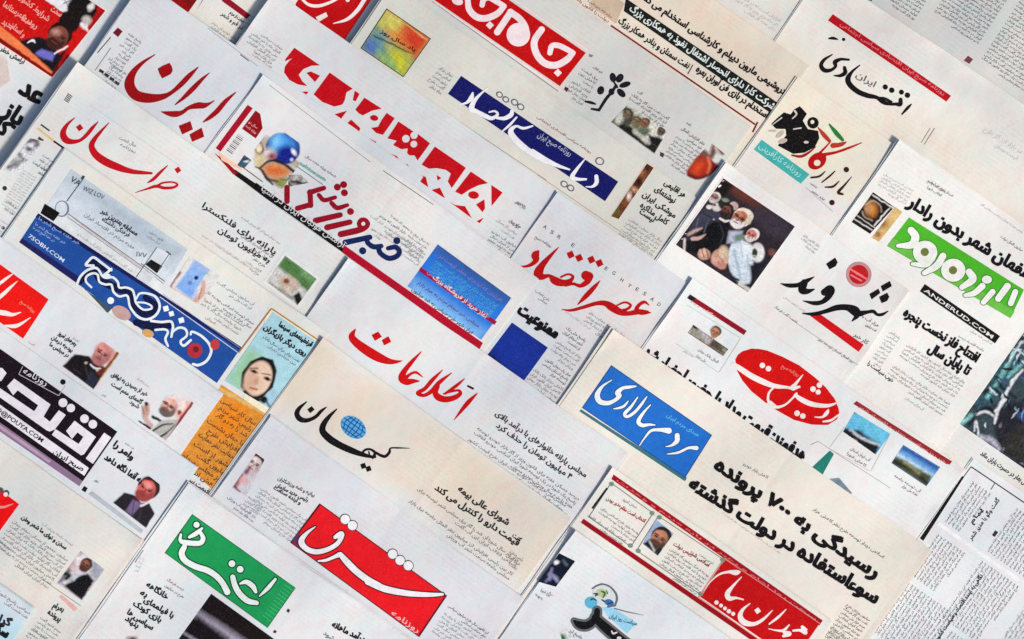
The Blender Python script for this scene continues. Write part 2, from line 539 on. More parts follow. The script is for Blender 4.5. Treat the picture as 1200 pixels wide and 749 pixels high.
    def build(s):
        if s.name in SEPARATE and len(s.marks()) > 1:
            m = s.marks() + [len(s.V)]
            allV, allF, allC, allZ = s.V, s.F, s.Cc, s.Z
            start = np.cumsum([0] + [len(v) for v in allV]); o = None
            owner = {}
            for a, b in zip(m[:-1], m[1:]):
                lo, hi = int(start[a]), int(start[b])
                s.V, s.Cc, s.Z = allV[a:b], allC[a:b], allZ[a:b]
                s.F = [tuple(v - lo for v in f) for f in allF if lo <= f[0] < hi]
                if s.V: o = s._emit()
            return o
        return s._emit()
    def marks(s): return sorted(set(s.calls))
    def _emit(s):
        V = np.concatenate(s.V); Z = np.concatenate(s.Z)
        z = s.p.z(V[:, 0], V[:, 1]) + (0.2 + 0.075 * (s.k + Z)) * MM
        o = link_mesh(s.name, world_xyz(V[:, 0], V[:, 1], z), s.F, np.concatenate(s.Cc), M_INK, s.parent)
        if s.label: o['label'] = s.label
        return o

def picture(layers, base, noise=0.10, fine=1.0, seed=1, crisp=3.4):
    """a printed photograph: soft patches laid over one another, broken up with dot noise"""
    n1 = SineNoise(seed * 13 + 1, 5, 14, 10); n2 = SineNoise(seed * 13 + 2, 2.2, 5, 10)
    gr = np.random.RandomState(seed)
    def fn(X, Y):
        col = np.tile(alb(base), X.shape + (1,)); cov = np.zeros(X.shape)
        jx = X + 0.22 * n1(X, Y) * fine; jy = Y + 0.22 * n1(Y + 31, X) * fine
        for prim, c, soft in layers:
            d = sdf(prim if isinstance(prim, list) else [prim], jx, jy)
            w = np.clip(0.5 - d / max(soft / crisp, 0.5), 0, 1)[..., None]
            col = col * (1 - w) + alb(c) * w
            cov = np.maximum(cov, w[..., 0])
        fn.cov = cov
        g = 1 + noise * (0.5 * n1(X, Y) + 0.6 * n2(X, Y) + 0.55 * gr.standard_normal(X.shape))
        return np.clip(col * np.clip(g, 0.35, 1.9)[..., None], 0.004, 0.86)
    return fn

def face(Z, cx, cy, r, skin, hair, beard=None, ang=35, glasses=False, turn=0.0, brow=(40, 26, 24)):
    """a printed portrait head: hair, face, brows, eyes, nose, mouth, beard, in crop coordinates"""
    ca, sa = math.cos(math.radians(ang)), math.sin(math.radians(ang))
    def q(u, v): return (cx + r * (u * ca - v * sa), cy + r * (u * sa + v * ca))
    def e(u, v, a, b, c, soft): return (Z.el(*q(u, v), a * r, b * r, ang), c, soft)
    def st(c, w, soft, *p): return (Z.st(*[q(u, v) + (w * r,) for u, v in p]), c, soft)
    sk = np.array(skin, float); dk = tuple(sk * 0.62); lt = tuple(np.minimum(240, sk * 1.13)); md = tuple(sk * 0.82)
    t = turn
    L = [e(0, -0.22, 0.98, 1.0, hair, 5), e(t * 0.5, 0.14, 0.80, 0.98, skin, 5), e(-0.25 + t, -0.35, 0.36, 0.26, lt, 14), e(0.52 + t * 0.4, 0.2, 0.26, 0.6, md, 12)]
    if beard is not None:
        L += [e(t * 0.7, 0.72, 0.68, 0.46, beard, 8), e(0.58 + t * 0.4, 0.35, 0.16, 0.4, beard, 8)]
    L += [e(-0.32 + t, -0.02, 0.26, 0.15, md, 8), e(0.34 + t, -0.02, 0.24, 0.15, md, 8),
          st(brow, 0.10, 3, (-0.56 + t, -0.16), (-0.2 + t, -0.2)), st(brow, 0.10, 3, (0.18 + t, -0.2), (0.5 + t, -0.15)),
          st((34, 22, 22), 0.13, 3, (-0.44 + t, 0.0), (-0.24 + t, 0.0)), st((34, 22, 22), 0.13, 3, (0.24 + t, 0.0), (0.42 + t, 0.0)),
          st(dk, 0.12, 5, (0.05 + t * 1.2, 0.05), (0.1 + t * 1.3, 0.32), (-0.1 + t * 1.3, 0.36)), st((120, 52, 50), 0.11, 3, (-0.24 + t, 0.6), (0.22 + t, 0.6))]
    if glasses:
        L += [st((26, 20, 22), 0.07, 2, (-0.7 + t, -0.05), (0.7 + t, -0.05))]
    return L

def photo(paper, corners, layers, base, name='photograph', k=0, noise=0.10, cell=0.75, seed=1, border=None, parent=None, label=None, fine=1.0, cut=False, crisp=3.4):
    i = Ink(paper, name, parent, k, label)
    flat = []
    for l in layers: flat += l if isinstance(l, list) else [l]
    i.grid(corners, picture(flat, base, noise, fine, seed, crisp), 1.0 if border else 0.0, cell, cut)
    if border:
        c = np.array(corners, float); m = c.mean(0)
        bw, bc = border
        big = []
        for q in range(4):
            e1 = c[(q + 1) % 4] - c[q]; e2 = c[q - 1] - c[q]
            big.append(c[q] - bw * (e1 / np.hypot(*e1) + e2 / np.hypot(*e2)))
        i.quad(big, bc, 0.0)
    return i.build()

def lettering(paper, prims, col, k=1, parent=None, holes=None, name='masthead', outline=None, step=0.5, label=None):
    i = Ink(paper, name, parent, k, label)
    if outline: i.shape(prims, outline[1], 0.0, outline[0], step=step)
    i.shape(prims, col, 1.0 if outline else 0.0, holes=holes, step=step)
    return i.build()

def body(paper, *blocks, name='body_text', **kw):
    i = Ink(paper, name, None, 0)
    for n, b in enumerate(blocks):
        tl, tr, nl, pitch = b[:4]
        i.para(tl, tr, nl, pitch, seed=n, **(b[4] if len(b) > 4 else kw))
    return i.build()

# the table the papers lie on
gv = np.array([(-4, -4, -0.002), (4, -4, -0.002), (4, 4, -0.002), (-4, 4, -0.002)], float)
tb = link_mesh('table_top', gv, [(0, 1, 2, 3)], np.tile(alb((120, 112, 104)), (4, 1)), M_PAPER)
tb['kind'] = 'structure'

# crops of the photograph in which things were measured: origin and enlargement
A1, A2, A3, A4 = Fr(0, 0, 3.943), Fr(300, 0, 3.943), Fr(600, 0, 3.943), Fr(900, 0, 3.943)
B1, B2, B3, B4 = Fr(0, 190, 3.943), Fr(300, 190, 3.943), Fr(600, 190, 3.943), Fr(900, 190, 3.943)
C1, C2, C3, C4 = Fr(0, 380, 3.943), Fr(300, 380, 3.943), Fr(600, 380, 3.943), Fr(900, 380, 3.943)
D1, D2, D3, D4 = Fr(0, 560, 3.963), Fr(300, 560, 3.963), Fr(600, 560, 3.963), Fr(900, 560, 3.963)
def Q(x, y): return Fr(x, y, 7.49)
WHITE = (226, 226, 228)

# ================================================================== the newspapers, lowest first
RED = (188, 6, 14)
BLACK = (18, 16, 20)

# ---- inside page, dense columns, top right corner
P = Paper("grey inside page of dense small print columns, topmost page behind the red ruled masthead", 790, -900, 1330, -470, -1.5,
          tint=(196, 197, 198), tint2=(206, 205, 202))
def colblock(p, U0, U1, V0, V1, pitch=4.9, dang=-2.0, **kw):
    tl = uv(U0, V0); a = math.radians(ANG + dang)
    tr = (tl[0] + math.cos(a) * (U1 - U0), tl[1] + math.sin(a) * (U1 - U0))
    return (tl, tr, int((V1 - V0) / pitch), pitch, dict(kw))
gk = dict(col=(88, 90, 94), off=0.03, size=4.7)
body(P, colblock(P, 836, 888, -690, -590, **gk), colblock(P, 902, 966, -700, -610, **gk), colblock(P, 978, 1044, -720, -594, **gk), colblock(P, 1056, 1124, -740, -594, **gk))
i = Ink(P, 'headline'); i.line(A4.p((815, 252))[0], A4.p((912, 320))[0], 2.2, (60, 60, 62))
i.quad(A4.p((925, 258), (948, 274), (930, 296), (905, 280)), (110, 60, 62)); i.line((1022, 0), (1010, -4), 3, BLACK); i.build()

# ---- corner page with a dark red photograph, top left
P = Paper("page showing only a dark red photo corner above the biggest red calligraphy", -240, -420, 196, -60)
photo(P, A1.p((850, -110), (942, -45), (862, 68), (770, 3)), [(A1.po((760, -5), (862, 66), (880, 40), (800, -40)), (150, 10, 14), 4), (A1.po((760, 0), (862, 70), (855, 75), (740, -5)), (50, 40, 90), 4)], (120, 10, 16), seed=31)

# ---- tabloid with a red sports style front photo, top left
P = Paper("tabloid with a red front photo of a dark haired man in black jacket", -260, -180, 139, 330, 0.3, tint=(208, 212, 219))
Z = Q(0, 0)
photo(P, Z.p((0 - 470, -830), (925, 95), (457, 680), (-938, -245)),
      [(Z.po((-900, -245), (457, 680), (520, 590), (-840, -330)), (120, 8, 10), 6),
       (Z.po((-300, -20), (300, 470), (480, 610), (450, 645), (-300, 120)), (240, 120, 70), 5),
       (Z.po((400, 0), (780, 280), (700, -300), (500, -300)), (226, 226, 230), 4),
       ([Z.st((620, 0, 10), (560, 30, 10)), Z.st((600, 30, 10), (640, 70, 10)), Z.st((560, -10, 8), (600, 60, 8))], (90, 90, 96), 4),
       (Z.po((780, 270), (935, 75), (905, 60), (770, 240)), (150, 16, 24), 5),
       ([Z.el(720, 80, 130, 120), Z.po((590, 110), (680, 30), (800, -60), (860, 60), (780, 200), (640, 200))], (20, 16, 18), 8),
       (Z.el(800, 60, 26, 40, 30), (225, 215, 212), 10), (Z.el(760, 180, 40, 40), (200, 190, 185), 14),
       ([Z.st((540, 130, 8), (780, 285, 8))], (235, 170, 160), 3),
       (Z.po((170, 360), (330, 320), (420, 350), (520, 480), (600, 420), (470, 640)), (18, 18, 24), 8),
       (Z.po((310, 470), (370, 430), (480, 470), (460, 540), (350, 500)), (110, 105, 190), 10),
       (Z.el(610, 190, 95, 100, 20), (24, 14, 14), 8), face(Z, 515, 320, 108, (120, 66, 56), (24, 14, 14), (56, 28, 26)), (Z.el(490, 280, 34, 26, 20), (186, 140, 124), 16),
       (Z.st((480, 470, 14), (590, 410, 16)), (225, 225, 228), 4), (Z.st((245, 375, 10), (290, 355, 22), (310, 375, 8)), (225, 220, 222), 4)],
      (196, 12, 10), noise=0.09, seed=2, border=(1.4, (232, 214, 212)))
i = Ink(P, 'headline', k=3)
for t, a, b in (('شرایط کشور', (170, -10), (420, 190)), ('در شهرستان‌ها'.replace('\u200c', ''), (20, 50), (270, 215)), ('روستا', (180, 170), (320, 255)), ('جدید', (10, 205), (110, 260)), ('و استان', (80, 225), (205, 330)), ('سخت', (440, 90), (530, 150))):
    i.fit(t, Z.p(a)[0], Z.p(b)[0], 9.5, (240, 150, 140), 0.03)
i.build()
i = Ink(P, 'headline'); i.fit('آرامش خطر', Z.p((0, 440))[0], Z.p((205, 565))[0], 8, BLACK, 0.035)
i.fit('عد', (21, 108), (45, 123), 30, BLACK, 0.05); i.fit('باز', (2, 134), (22, 148), 28, BLACK, 0.05); i.fit('که', (-12, 148), (4, 160), 26, BLACK, 0.05); i.build()
photo(P, [(-30, 60), (8, 66), (12, 95), (-20, 118)], [(K1.el(2, 84, 12, 16), (206, 190, 184), 9)], (212, 208, 206), seed=33, noise=0.03)

# ---- red banner paper, top, left of the rainbow picture
P = Paper("paper with a red banner of white curved strokes beside the rainbow coloured square", 197, -520, 366, -60, 0.2, tint=(212, 212, 216))
Z = Q(320, 0)
ban = Ink(P, 'banner'); e = np.array([(341, 13), (401, 51), (447, -18), (387, -58)])
ban.quad(e, (182, 6, 12)); ban.quad(Z.p((150, -60), (200, 45), (165, 95), (90, 20)), (226, 222, 224), 1.0); banner = ban.build()
lettering(P, [Z.st((230, -30, 16), (310, 40, 26), (400, 52, 28), (500, 22, 24), (570, -14, 22)), Z.po((375, 150), (465, 108), (480, 145), (395, 196)),
              Z.st((800, 0, 34), (740, 90, 34), (650, 170, 28), (530, 207, 8)), Z.ci((655, 0, 18))[0], Z.st((860, -80, 30), (800, 0, 34))], (236, 222, 222), 2, banner, name='lettering')
i = Ink(P, 'rule'); i.quad(A1.p((1040, -20), (1158, 70), (1140, 88), (1025, 5)), (140, 16, 36)); i.build()
i = Ink(P, 'headline'); i.fit('حمایت از مردم', A1.p((1060, 62))[0], A1.p((1125, 108))[0], 6, (50, 50, 54), 0.03); i.fit('در قم و شهر', A1.p((1020, 68))[0], A1.p((1118, 138))[0], 6.4, (60, 60, 64), 0.03); i.build()
body(P, (A1.p((985, 95))[0], A1.p((1105, 178))[0], 6, 5.0, dict(col=(132, 134, 140))), (A1.p((1165, 60))[0], A1.p((1240, 112))[0], 9, 5, dict(col=(150, 152, 156))))

# ---- blank grey sheet behind the job advertisement
P = Paper("nearly blank pale sheet above the cream page with a black headline strip", 520, -800, 812, -440, 0.0, tint=(208, 205, 202), tint2=(216, 212, 204))
body(P, (A3.p((930, 10))[0], A3.p((1183, 175))[0], 2, 8, dict(col=(182, 178, 172))), (A3.p((1010, -60))[0], A3.p((1250, 90))[0], 3, 6, dict(col=(186, 182, 178))))

# ---- masthead with red strip and thin black calligraphy, top right
P = Paper("white paper with a slim slanting red strip above small black calligraphy", 770, -581, 1240, -200, -1.2, tint=(225, 224, 222), tint2=(229, 224, 217),
          bands=[(70, 160, (229, 222, 206), 60), (0, 40, (205, 203, 200), 50)])
Z = Q(950, 30)
i = Ink(P, 'rule'); i.quad(A4.p((300, 66), (846, 443), (824, 470), (277, 95)), (176, 10, 26)); b = i.build()
i = Ink(P, 'lettering', b, 1); i.fit('روزنامه صبح ایران اقتصادی سیاسی اجتماعی', (984, 29), (1106, 112), 6, (220, 120, 124), 0.02); i.build()
lettering(P, [Z.st((190, 255, 10), (120, 300, 26), (92, 350, 36), (120, 392, 40), (175, 392, 30), (218, 360, 26), (215, 322, 40), (262, 297, 26), (335, 300, 20)),
              Z.st((298, 370, 30), (302, 415, 38), (260, 440, 28), (205, 440, 10)),
              Z.st((432, 348, 10), (365, 405, 24), (328, 465, 46), (345, 520, 48), (415, 580, 46), (500, 615, 44), (580, 632, 34), (640, 672, 42), (700, 690, 26), (745, 690, 28), (785, 690, 40), (790, 650, 34)),
              Z.st((600, 635, 20), (650, 640, 22), (710, 670, 20)),
              Z.st((885, 690, 10), (850, 725, 26), (800, 780, 12))] + Z.ci((655, 540, 23), (712, 568, 24), (797, 585, 22), (850, 612, 24), (290, 122, 15)) + [Z.st((160, 114, 14), (200, 112, 26), (238, 122, 10))], BLACK, 0)
i = Ink(P, 'subtitle'); i.fit('ایران', Z.p((392, 445))[0], Z.p((560, 545))[0], 10, (92, 92, 96), 0.01)
i.line(A4.p((770, 592))[0], A4.p((722, 668))[0], 0.8, (120, 120, 120)); i.line(A4.p((750, 592))[0], A4.p((708, 660))[0], 0.8, (140, 140, 140)); i.build()
body(P, (A4.p((1010, 580))[0], A4.p((1183, 690))[0], 2, 9, dict(col=(206, 204, 202))))

# ---- cream job advertisement page
P = Paper("cream page with a white headline on a black strip and thin dark red rule", 420, -478, 820, -120, -0.2, tint=(217, 208, 194), tint2=(226, 214, 200), bands=[(0, 60, (214, 200, 182), 40)])
Z = Q(720, 0)
i = Ink(P, 'banner'); i.quad([(733.5, -2), (912, 121), (902, 132), (731, 13)], (20, 26, 24)); b = i.build()
i = Ink(P, 'lettering', b, 1); i.fit('شرکت کارا دارای انحصار اشتغال نفوذ به همکاری بزرگ', (737, 11.5), (906, 129), 11, (214, 222, 216), 0.03); i.build()
i = Ink(P, 'headline'); i.fit('پتروشیمی مارون دیپلم و کارشناسی استخدام می کند', (751, -2), (921, 113), 11.5, BLACK, 0.04)
i.fit('استخدام در بازی فن آوران بهره', (815, 83), (898, 139), 11, BLACK, 0.04); i.fit('نفت سمنان و بنادر همکار بزرگ', (724, 26), (806, 81), 10.5, BLACK, 0.035)
i.line((812, 76), (806, 87), 1.2, (70, 50, 40)); i.build()
i = Ink(P, 'rule'); i.line((716, 30), (885, 146), 2.0, (112, 14, 26)); i.line((888, 143), (882, 155), 2.0, (112, 14, 26)); i.build()
body(P, (A3.p((290, -60))[0], A3.p((470, 70))[0], 3, 6.5, dict(col=(150, 60, 60), off=0.03)), (A3.p((270, -5))[0], A3.p((430, 110))[0], 2, 6.5, dict(col=(70, 66, 62), off=0.03)))
i = Ink(P, 'panel'); i.quad([(705, -14), (732, 4), (722, 28), (690, 6)], (196, 176, 150), 0); i.build()

# ---- red banner paper with rounded white lettering, top centre
P = Paper("paper with a red banner of thick rounded white letters beside a black flower emblem", 372, -384, 805, 60, 0.2, tint=(201, 201, 200), tint2=(208, 206, 201))
Z, Z2 = Q(510, 0), Q(560, 40)
i = Ink(P, 'banner'); i.quad([(521, -52), (686.5, 62), (656, 101), (490, -13)], (184, 6, 10)); b = i.build()
i = Ink(P, 'rule'); i.line((488, -12), (655, 104), 1.8, (232, 208, 206)); i.line((524, -54), (689, 59), 1.4, (232, 208, 206)); i.line((500, -3), (654, 107), 0.8, (110, 100, 100)); i.build()
lettering(P, [Z2.st((560, -40, 56), (505, 40, 58), (495, 110, 60), (530, 200, 60), (600, 262, 60), (690, 272, 60), (780, 225, 58), (835, 165, 46)), Z2.st((835, 165, 46), (770, 128, 48), (705, 100, 48), (650, 105, 48), (632, 165, 46)), Z2.di(702, 340, 29, 0),
              Z.st((545, 282, 58), (660, 112, 58)), Z.st((660, 105, 56), (740, 165, 58), (790, 235, 56), (800, 310, 60)), Z.el(730, 305, 103),
              Z.st((285, 0, 48), (300, 85, 55), (365, 150, 58), (450, 160, 58), (545, 120, 56), (605, 55, 46)), Z.st((605, 55, 46), (540, 15, 48), (470, -20, 48), (425, 0, 48), (412, 45, 46)), Z.di(480, 222, 29, 0), Z.el(195, 10, 50, 34, 20)], (230, 214, 216), 1, b, name='lettering')
fl = Q(690, 75)
lettering(P, [fl.el(212, 120, 28, 42, -10), fl.el(272, 125, 30, 42, 35), fl.el(318, 182, 24, 52, 72), fl.el(285, 255, 28, 46, -45), fl.el(105, 232, 30, 38, 20), fl.el(200, 245, 26, 30),
              fl.st((240, 190, 26), (200, 250, 26), (150, 310, 28), (90, 405, 24)), fl.st((90, 405, 26), (25, 395, 18)), fl.st((-30, 330, 16), (20, 340, 26), (60, 352, 14)), fl.st((215, 150, 14), (250, 205, 20))], (26, 22, 32), 0, name='emblem')
body(P, (Z2.p((965, 235))[0], Z2.p((1105, 325))[0], 1, 5, dict(col=(120, 60, 66), off=0.03)), (Z2.p((925, 285))[0], Z2.p((1070, 385))[0], 3, 5.6, dict(col=(96, 94, 98), off=0.02)), (Z2.p((840, 395))[0], Z2.p((1000, 500))[0], 4, 5.4, dict(col=(110, 108, 112), off=0.02)))
body(P, (fl.p((410, 210))[0], fl.p((480, 250))[0], 1, 5), (fl.p((390, 250))[0], fl.p((715, 470))[0], 3, 5.2, dict(col=(84, 82, 86), off=0.03)), (fl.p((845, 480))[0], fl.p((910, 530))[0], 1, 5, dict(col=(90, 90, 90))),
     (fl.p((830, 545))[0], fl.p((1030, 690))[0], 2, 6, dict(col=(70, 70, 74), off=0.03)), (fl.p((780, 620))[0], fl.p((990, 770))[0], 7, 5, dict(col=(110, 108, 110), off=0.02)))
i = Ink(P, 'bullet'); i.quad(Z2.p((770, 460), (800, 480), (780, 510), (755, 485)), (90, 30, 34)); i.quad(Z2.p((975, 175), (1015, 185), (1000, 205), (975, 198)), (150, 110, 112)); i.quad(Q(705, 150).p((515, 210), (550, 225), (540, 262), (512, 245)), (60, 56, 60)); i.build()
photo(P, fl.p((350, 350), (690, 590), (575, 790), (195, 510)), [(fl.po((195, 510), (575, 790), (610, 730), (240, 450)), (24, 24, 22), 10), (fl.el(330, 460, 70, 90, -20), (66, 70, 58), 12), (fl.el(270, 470, 40, 60, 20), (190, 190, 178), 14), (fl.el(420, 510, 45, 70, 10), (110, 104, 84), 12),
      face(fl, 490, 520, 42, (138, 96, 72), (60, 40, 34)), face(fl, 335, 440, 40, (120, 100, 80), (40, 44, 36)), face(fl, 415, 500, 34, (130, 110, 84), (60, 54, 44)), (fl.el(480, 590, 60, 40), (92, 104, 84), 12), (fl.st((400, 590, 30), (520, 690, 40)), (190, 188, 176), 12), face(fl, 632, 595, 36, (96, 84, 76), (40, 36, 36)), (fl.po((520, 620), (660, 660), (600, 740), (540, 690)), (22, 20, 22), 10)], (204, 202, 188), seed=5, noise=0.2)
hz = Q(705, 150)
photo(P, hz.p((960, 130), (1110, 250), (860, 520), (690, 400)), [
      ([hz.po((745, 380), (820, 270), (890, 200), (950, 260), (1025, 340), (1000, 390), (900, 440), (820, 455), (750, 420))], (128, 30, 20), 8), ([hz.st((900, 220, 60), (960, 250, 50), (1000, 160, 60), (1060, 220, 40))], (112, 76, 70), 16),
      (hz.el(850, 350, 50, 70, 40), (214, 74, 36), 40), (hz.el(905, 370, 30, 60, 30), (170, 40, 24), 24), (hz.st((935, 260, 14), (950, 330, 18), (930, 400, 10)), (226, 120, 80), 12), (hz.st((760, 410, 20), (850, 440, 24), (950, 410, 14)), (56, 20, 18), 14), (hz.el(1000, 350, 26, 44, 30), (86, 20, 18), 16), (hz.st((1000, 170, 20), (1030, 230, 16)), (190, 176, 172), 12)],
      (206, 204, 202), seed=6, noise=0.06, fine=0.5, cut=True)

# ---- navy banner paper with rainbow square
P = Paper("paper with a navy banner of white calligraphy and a rainbow coloured square", 366, -279, 802, 120, 0.1, tint=(205, 204, 200), tint2=(209, 207, 199), bands=[(74, 90, (212, 210, 199), 8)])
Z, Z2 = Q(520, 85), Q(600, 150)
i = Ink(P, 'banner'); i.quad([(540.5, 89), (724.5, 213), (709, 236), (525, 110)], (16, 20, 92)); b = i.build()
i = Ink(P, 'rule'); i.line((400, 50), (640, 211), 0.7, (140, 136, 120)); i.line((630, 205), (760, 294), 0.7, (150, 148, 140)); i.line((672, 241), (690, 253), 2, (96, 96, 96)); i.build()
i = Ink(P, 'lettering', b, 1)
pr = [Z.st((255, 178, 14), (242, 222, 40), (200, 266, 22), (138, 278, 6)),
      Z.st((388, 135, 8), (312, 200, 22), (262, 262, 38), (245, 320, 50), (290, 342, 34), (350, 375, 40), (420, 402, 34), (472, 370, 24), (450, 340, 18), (400, 348, 14)),
      Z.st((470, 400, 22), (535, 402, 34), (590, 372, 40), (600, 338, 30)), Z.st((640, 392, 14), (580, 460, 22), (508, 522, 12)),
      Z.st((780, 470, 14), (700, 490, 24), (635, 472, 22), (588, 515, 46), (622, 580, 54), (710, 660, 50), (800, 722, 46), (900, 780, 44)),
      Z2.st((180, 205, 42), (270, 262, 40), (380, 322, 34), (505, 366, 14)),
      Z2.st((645, 268, 8), (572, 358, 26), (528, 430, 38), (580, 450, 28), (650, 450, 18)), Z2.st((740, 425, 34), (742, 480, 36), (705, 515, 20), (648, 516, 8))]
i.shape(pr, WHITE, 1.0)
ring = [Z.el(490, 195, 32, 26, 35), Z.el(545, 237, 32, 26, 35), Z.el(622, 262, 34, 28, 35), Z.el(676, 302, 34, 28, 35), Z2.el(770, 292, 40, 34, 20), Z2.el(458, 493, 34, 28, 35), Z2.el(515, 527, 34, 28, 35)]
i.shape(ring, (96, 96, 98), 0.0); i.shape(ring, (210, 208, 206), 1.0, off=-1.3)
i.fit('روزنامه صبح ایران', Z.p((820, 560))[0], Z.p((1110, 735))[0], 9, (170, 172, 196), 0.01, k=1)
i.build()
i = Ink(P, 'subtitle'); i.fit('روزنامه سیاسی اقتصادی اجتماعی', Z.p((815, 395))[0], Z2.p((690, 225))[0], 4.2, (150, 70, 64), 0.015); i.build()
body(P, (A2.p((830, 285))[0], A2.p((918, 345))[0], 5, 6, dict(col=(120, 118, 120), off=0.02, ragged=0.3)))
Zc = Q(320, 0)
sq = A2.p((605, 45), (803, 180), (680, 352), (488, 222))
photo(P, sq, [(A2.po((605, 42), (803, 178), (740, 260), (600, 170)), (214, 128, 60), 40), (A2.po((690, 100), (805, 178), (740, 262), (680, 190)), (200, 60, 36), 50), (A2.po((605, 42), (560, 110), (640, 150), (690, 100)), (196, 190, 92), 40),
      (A2.po((545, 130), (600, 160), (640, 230), (560, 260), (500, 215)), (96, 140, 150), 40), (A2.po((488, 222), (525, 170), (560, 210), (540, 265)), (84, 112, 170), 30), (A2.po((600, 200), (700, 260), (690, 350), (640, 320)), (190, 190, 50), 40), (A2.po((560, 230), (620, 260), (660, 340), (600, 300)), (130, 176, 110), 30),
      ([A2.st((540, 165, 5), (620, 200, 7), (690, 235, 6), (730, 250, 4))], (74, 62, 30), 5), ([A2.st((610, 75, 3), (700, 120, 3), (790, 185, 3))], (236, 200, 120), 4)], (150, 160, 90), seed=8, noise=0.12, border=(1.0, (52, 54, 40)))
i = Ink(P, 'caption', k=3); i.fit('یاد سال روز', A2.p((575, 150))[0], A2.p((735, 240))[0], 6, (26, 22, 20), 0.03); i.build()
st_ = Q(705, 150)
photo(P, st_.p((398, 312), (458, 350), (150, 800), (85, 775)),
      [([st_.el(390, 345, 40, 22, 35)], (60, 34, 26), 14), (st_.el(350, 410, 34, 44), (150, 96, 60), 20), (st_.el(320, 470, 20, 50, 30), (44, 20, 14), 14), (st_.el(280, 540, 40, 20, 30), (196, 150, 116), 16), (st_.el(240, 600, 20, 36), (214, 196, 186), 14), (st_.el(215, 560, 16, 40, 30), (66, 30, 20), 12), (st_.el(190, 660, 40, 30), (120, 70, 40), 16), (st_.el(120, 740, 40, 40), (96, 88, 40), 20)], (96, 54, 36), seed=9, noise=0.25, border=(0.8, (226, 206, 190)))
i = Ink(P, 'headline')
for t, a, b2 in (('هر اقلیمی', (545, 492), (740, 590)), ('نوشته‌ای'.replace('\u200c', ''), (462, 545), (650, 640)), ('موشکی ایران', (355, 595), (690, 690)), ('کامل مذاکره', (335, 690), (610, 760)), ('نیست', (330, 745), (450, 835))):
    a, b2 = st_.p(a)[0], st_.p(b2)[0]; L = math.hypot(b2[0] - a[0], b2[1] - a[1]); i.fit(t, a, (a[0] + EU[0] * L, a[1] + EU[1] * L), 9.5, (34, 36, 38), 0.035)
i.build()
body(P, (B3.p((545, 255))[0], B3.p((700, 360))[0], 6, 4.9, dict(col=(140, 140, 142), off=0.02)))

# ---- cream tabloid with black figures and a red letter, right
P = Paper("cream paper with black silhouettes, a small flag and a red looped letter above teal strip", 817, -462, 1066, -120, 0.0, tint=(229, 221, 210), tint2=(233, 224, 204), bands=[(88, 130, (225, 222, 221), 14)])
Z, Z2 = Q(880, 100), Q(880, 150)
i = Ink(P, 'banner'); i.quad(Z2.p((96, 104), (515, 408), (437, 490), (26, 190)), (66, 172, 166)); b = i.build()
i = Ink(P, 'lettering', b, 1); i.fit('روزنامه کارآفرینی', Z2.p((65, 165))[0], Z2.p((430, 430))[0], 9, (170, 222, 214), 0.02); i.build()
i = Ink(P, 'illustration')
i.shape([Z.po((178, 340), (230, 290), (290, 238), (350, 256), (380, 212), (430, 184), (492, 250), (455, 310), (500, 385), (590, 400), (600, 465), (560, 545), (470, 592), (370, 602), (236, 530), (310, 440), (305, 385), (220, 382))], (16, 14, 15), 0)
i.shape([Z.el(545, 330, 50)], (16, 14, 15), 0, holes=[Z.el(540, 322, 18)])
i.shape([Z.st((190, 345, 8), (270, 285, 12)), Z.st((385, 225, 18), (400, 255, 14), (365, 292, 10)), Z.st((375, 385, 12), (440, 375, 12)), Z.el(485, 500, 22, 12)], (206, 198, 190), 1)
i.shape([Z.el(255, 430, 46, 20, -40), Z.el(280, 490, 40, 20, -20), Z.el(190, 400, 40, 10)], (196, 176, 160), 1)
i.shape([Z.st((360, 615, 14), (440, 625, 24), (510, 590, 18), (570, 540, 6))], (150, 24, 30), 1)
i.shape([Z.st((690, 345, 16), (750, 420, 40), (805, 480, 28))], (34, 120, 56), 0); i.shape([Z.st((635, 360, 14), (700, 430, 34), (760, 500, 34))], (226, 232, 206), 0.5)
i.shape([Z.st((590, 370, 10), (640, 435, 38), (690, 490, 30)), Z.st((720, 530, 44), (790, 520, 36), (835, 500, 12))], (178, 54, 40), 1)
i.build()
lettering(P, [Z.st((700, 495, 10), (630, 570, 18), (555, 640, 26)), Z.st((972, 505, 8), (860, 550, 20), (750, 588, 22), (640, 610, 30)), Z.el(582, 665, 88, 66, -38)], (184, 12, 18), 0, holes=[Z.el(582, 682, 30, 27)])
lettering(P, [Z2.st((652, 382, 8), (600, 425, 18), (528, 436, 16)), Z2.st((738, 380, 10), (690, 425, 16), (622, 478, 10)), Z2.st((775, 468, 8), (720, 515, 20), (652, 520, 12)), Z2.st((885, 428, 6), (820, 505, 18), (768, 565, 26), (805, 582, 20))] + Z2.ci((838, 366, 24), (712, 655, 24)), (58, 26, 24), 0, name='subtitle')
body(P, (Z2.p((492, 440))[0], Z2.p((592, 512))[0], 1, 4.4), (Z2.p((470, 480))[0], Z2.p((660, 618))[0], 1, 4.8, dict(col=(90, 88, 88), off=0.03)))
i = Ink(P, 'rule'); i.line(Z2.p((480, 520))[0], Z2.p((720, 735))[0], 0.6, (150, 170, 150)); i.line(Z2.p((-200, 440))[0], Z2.p((10, 590))[0], 0.9, (200, 150, 140)); i.build()

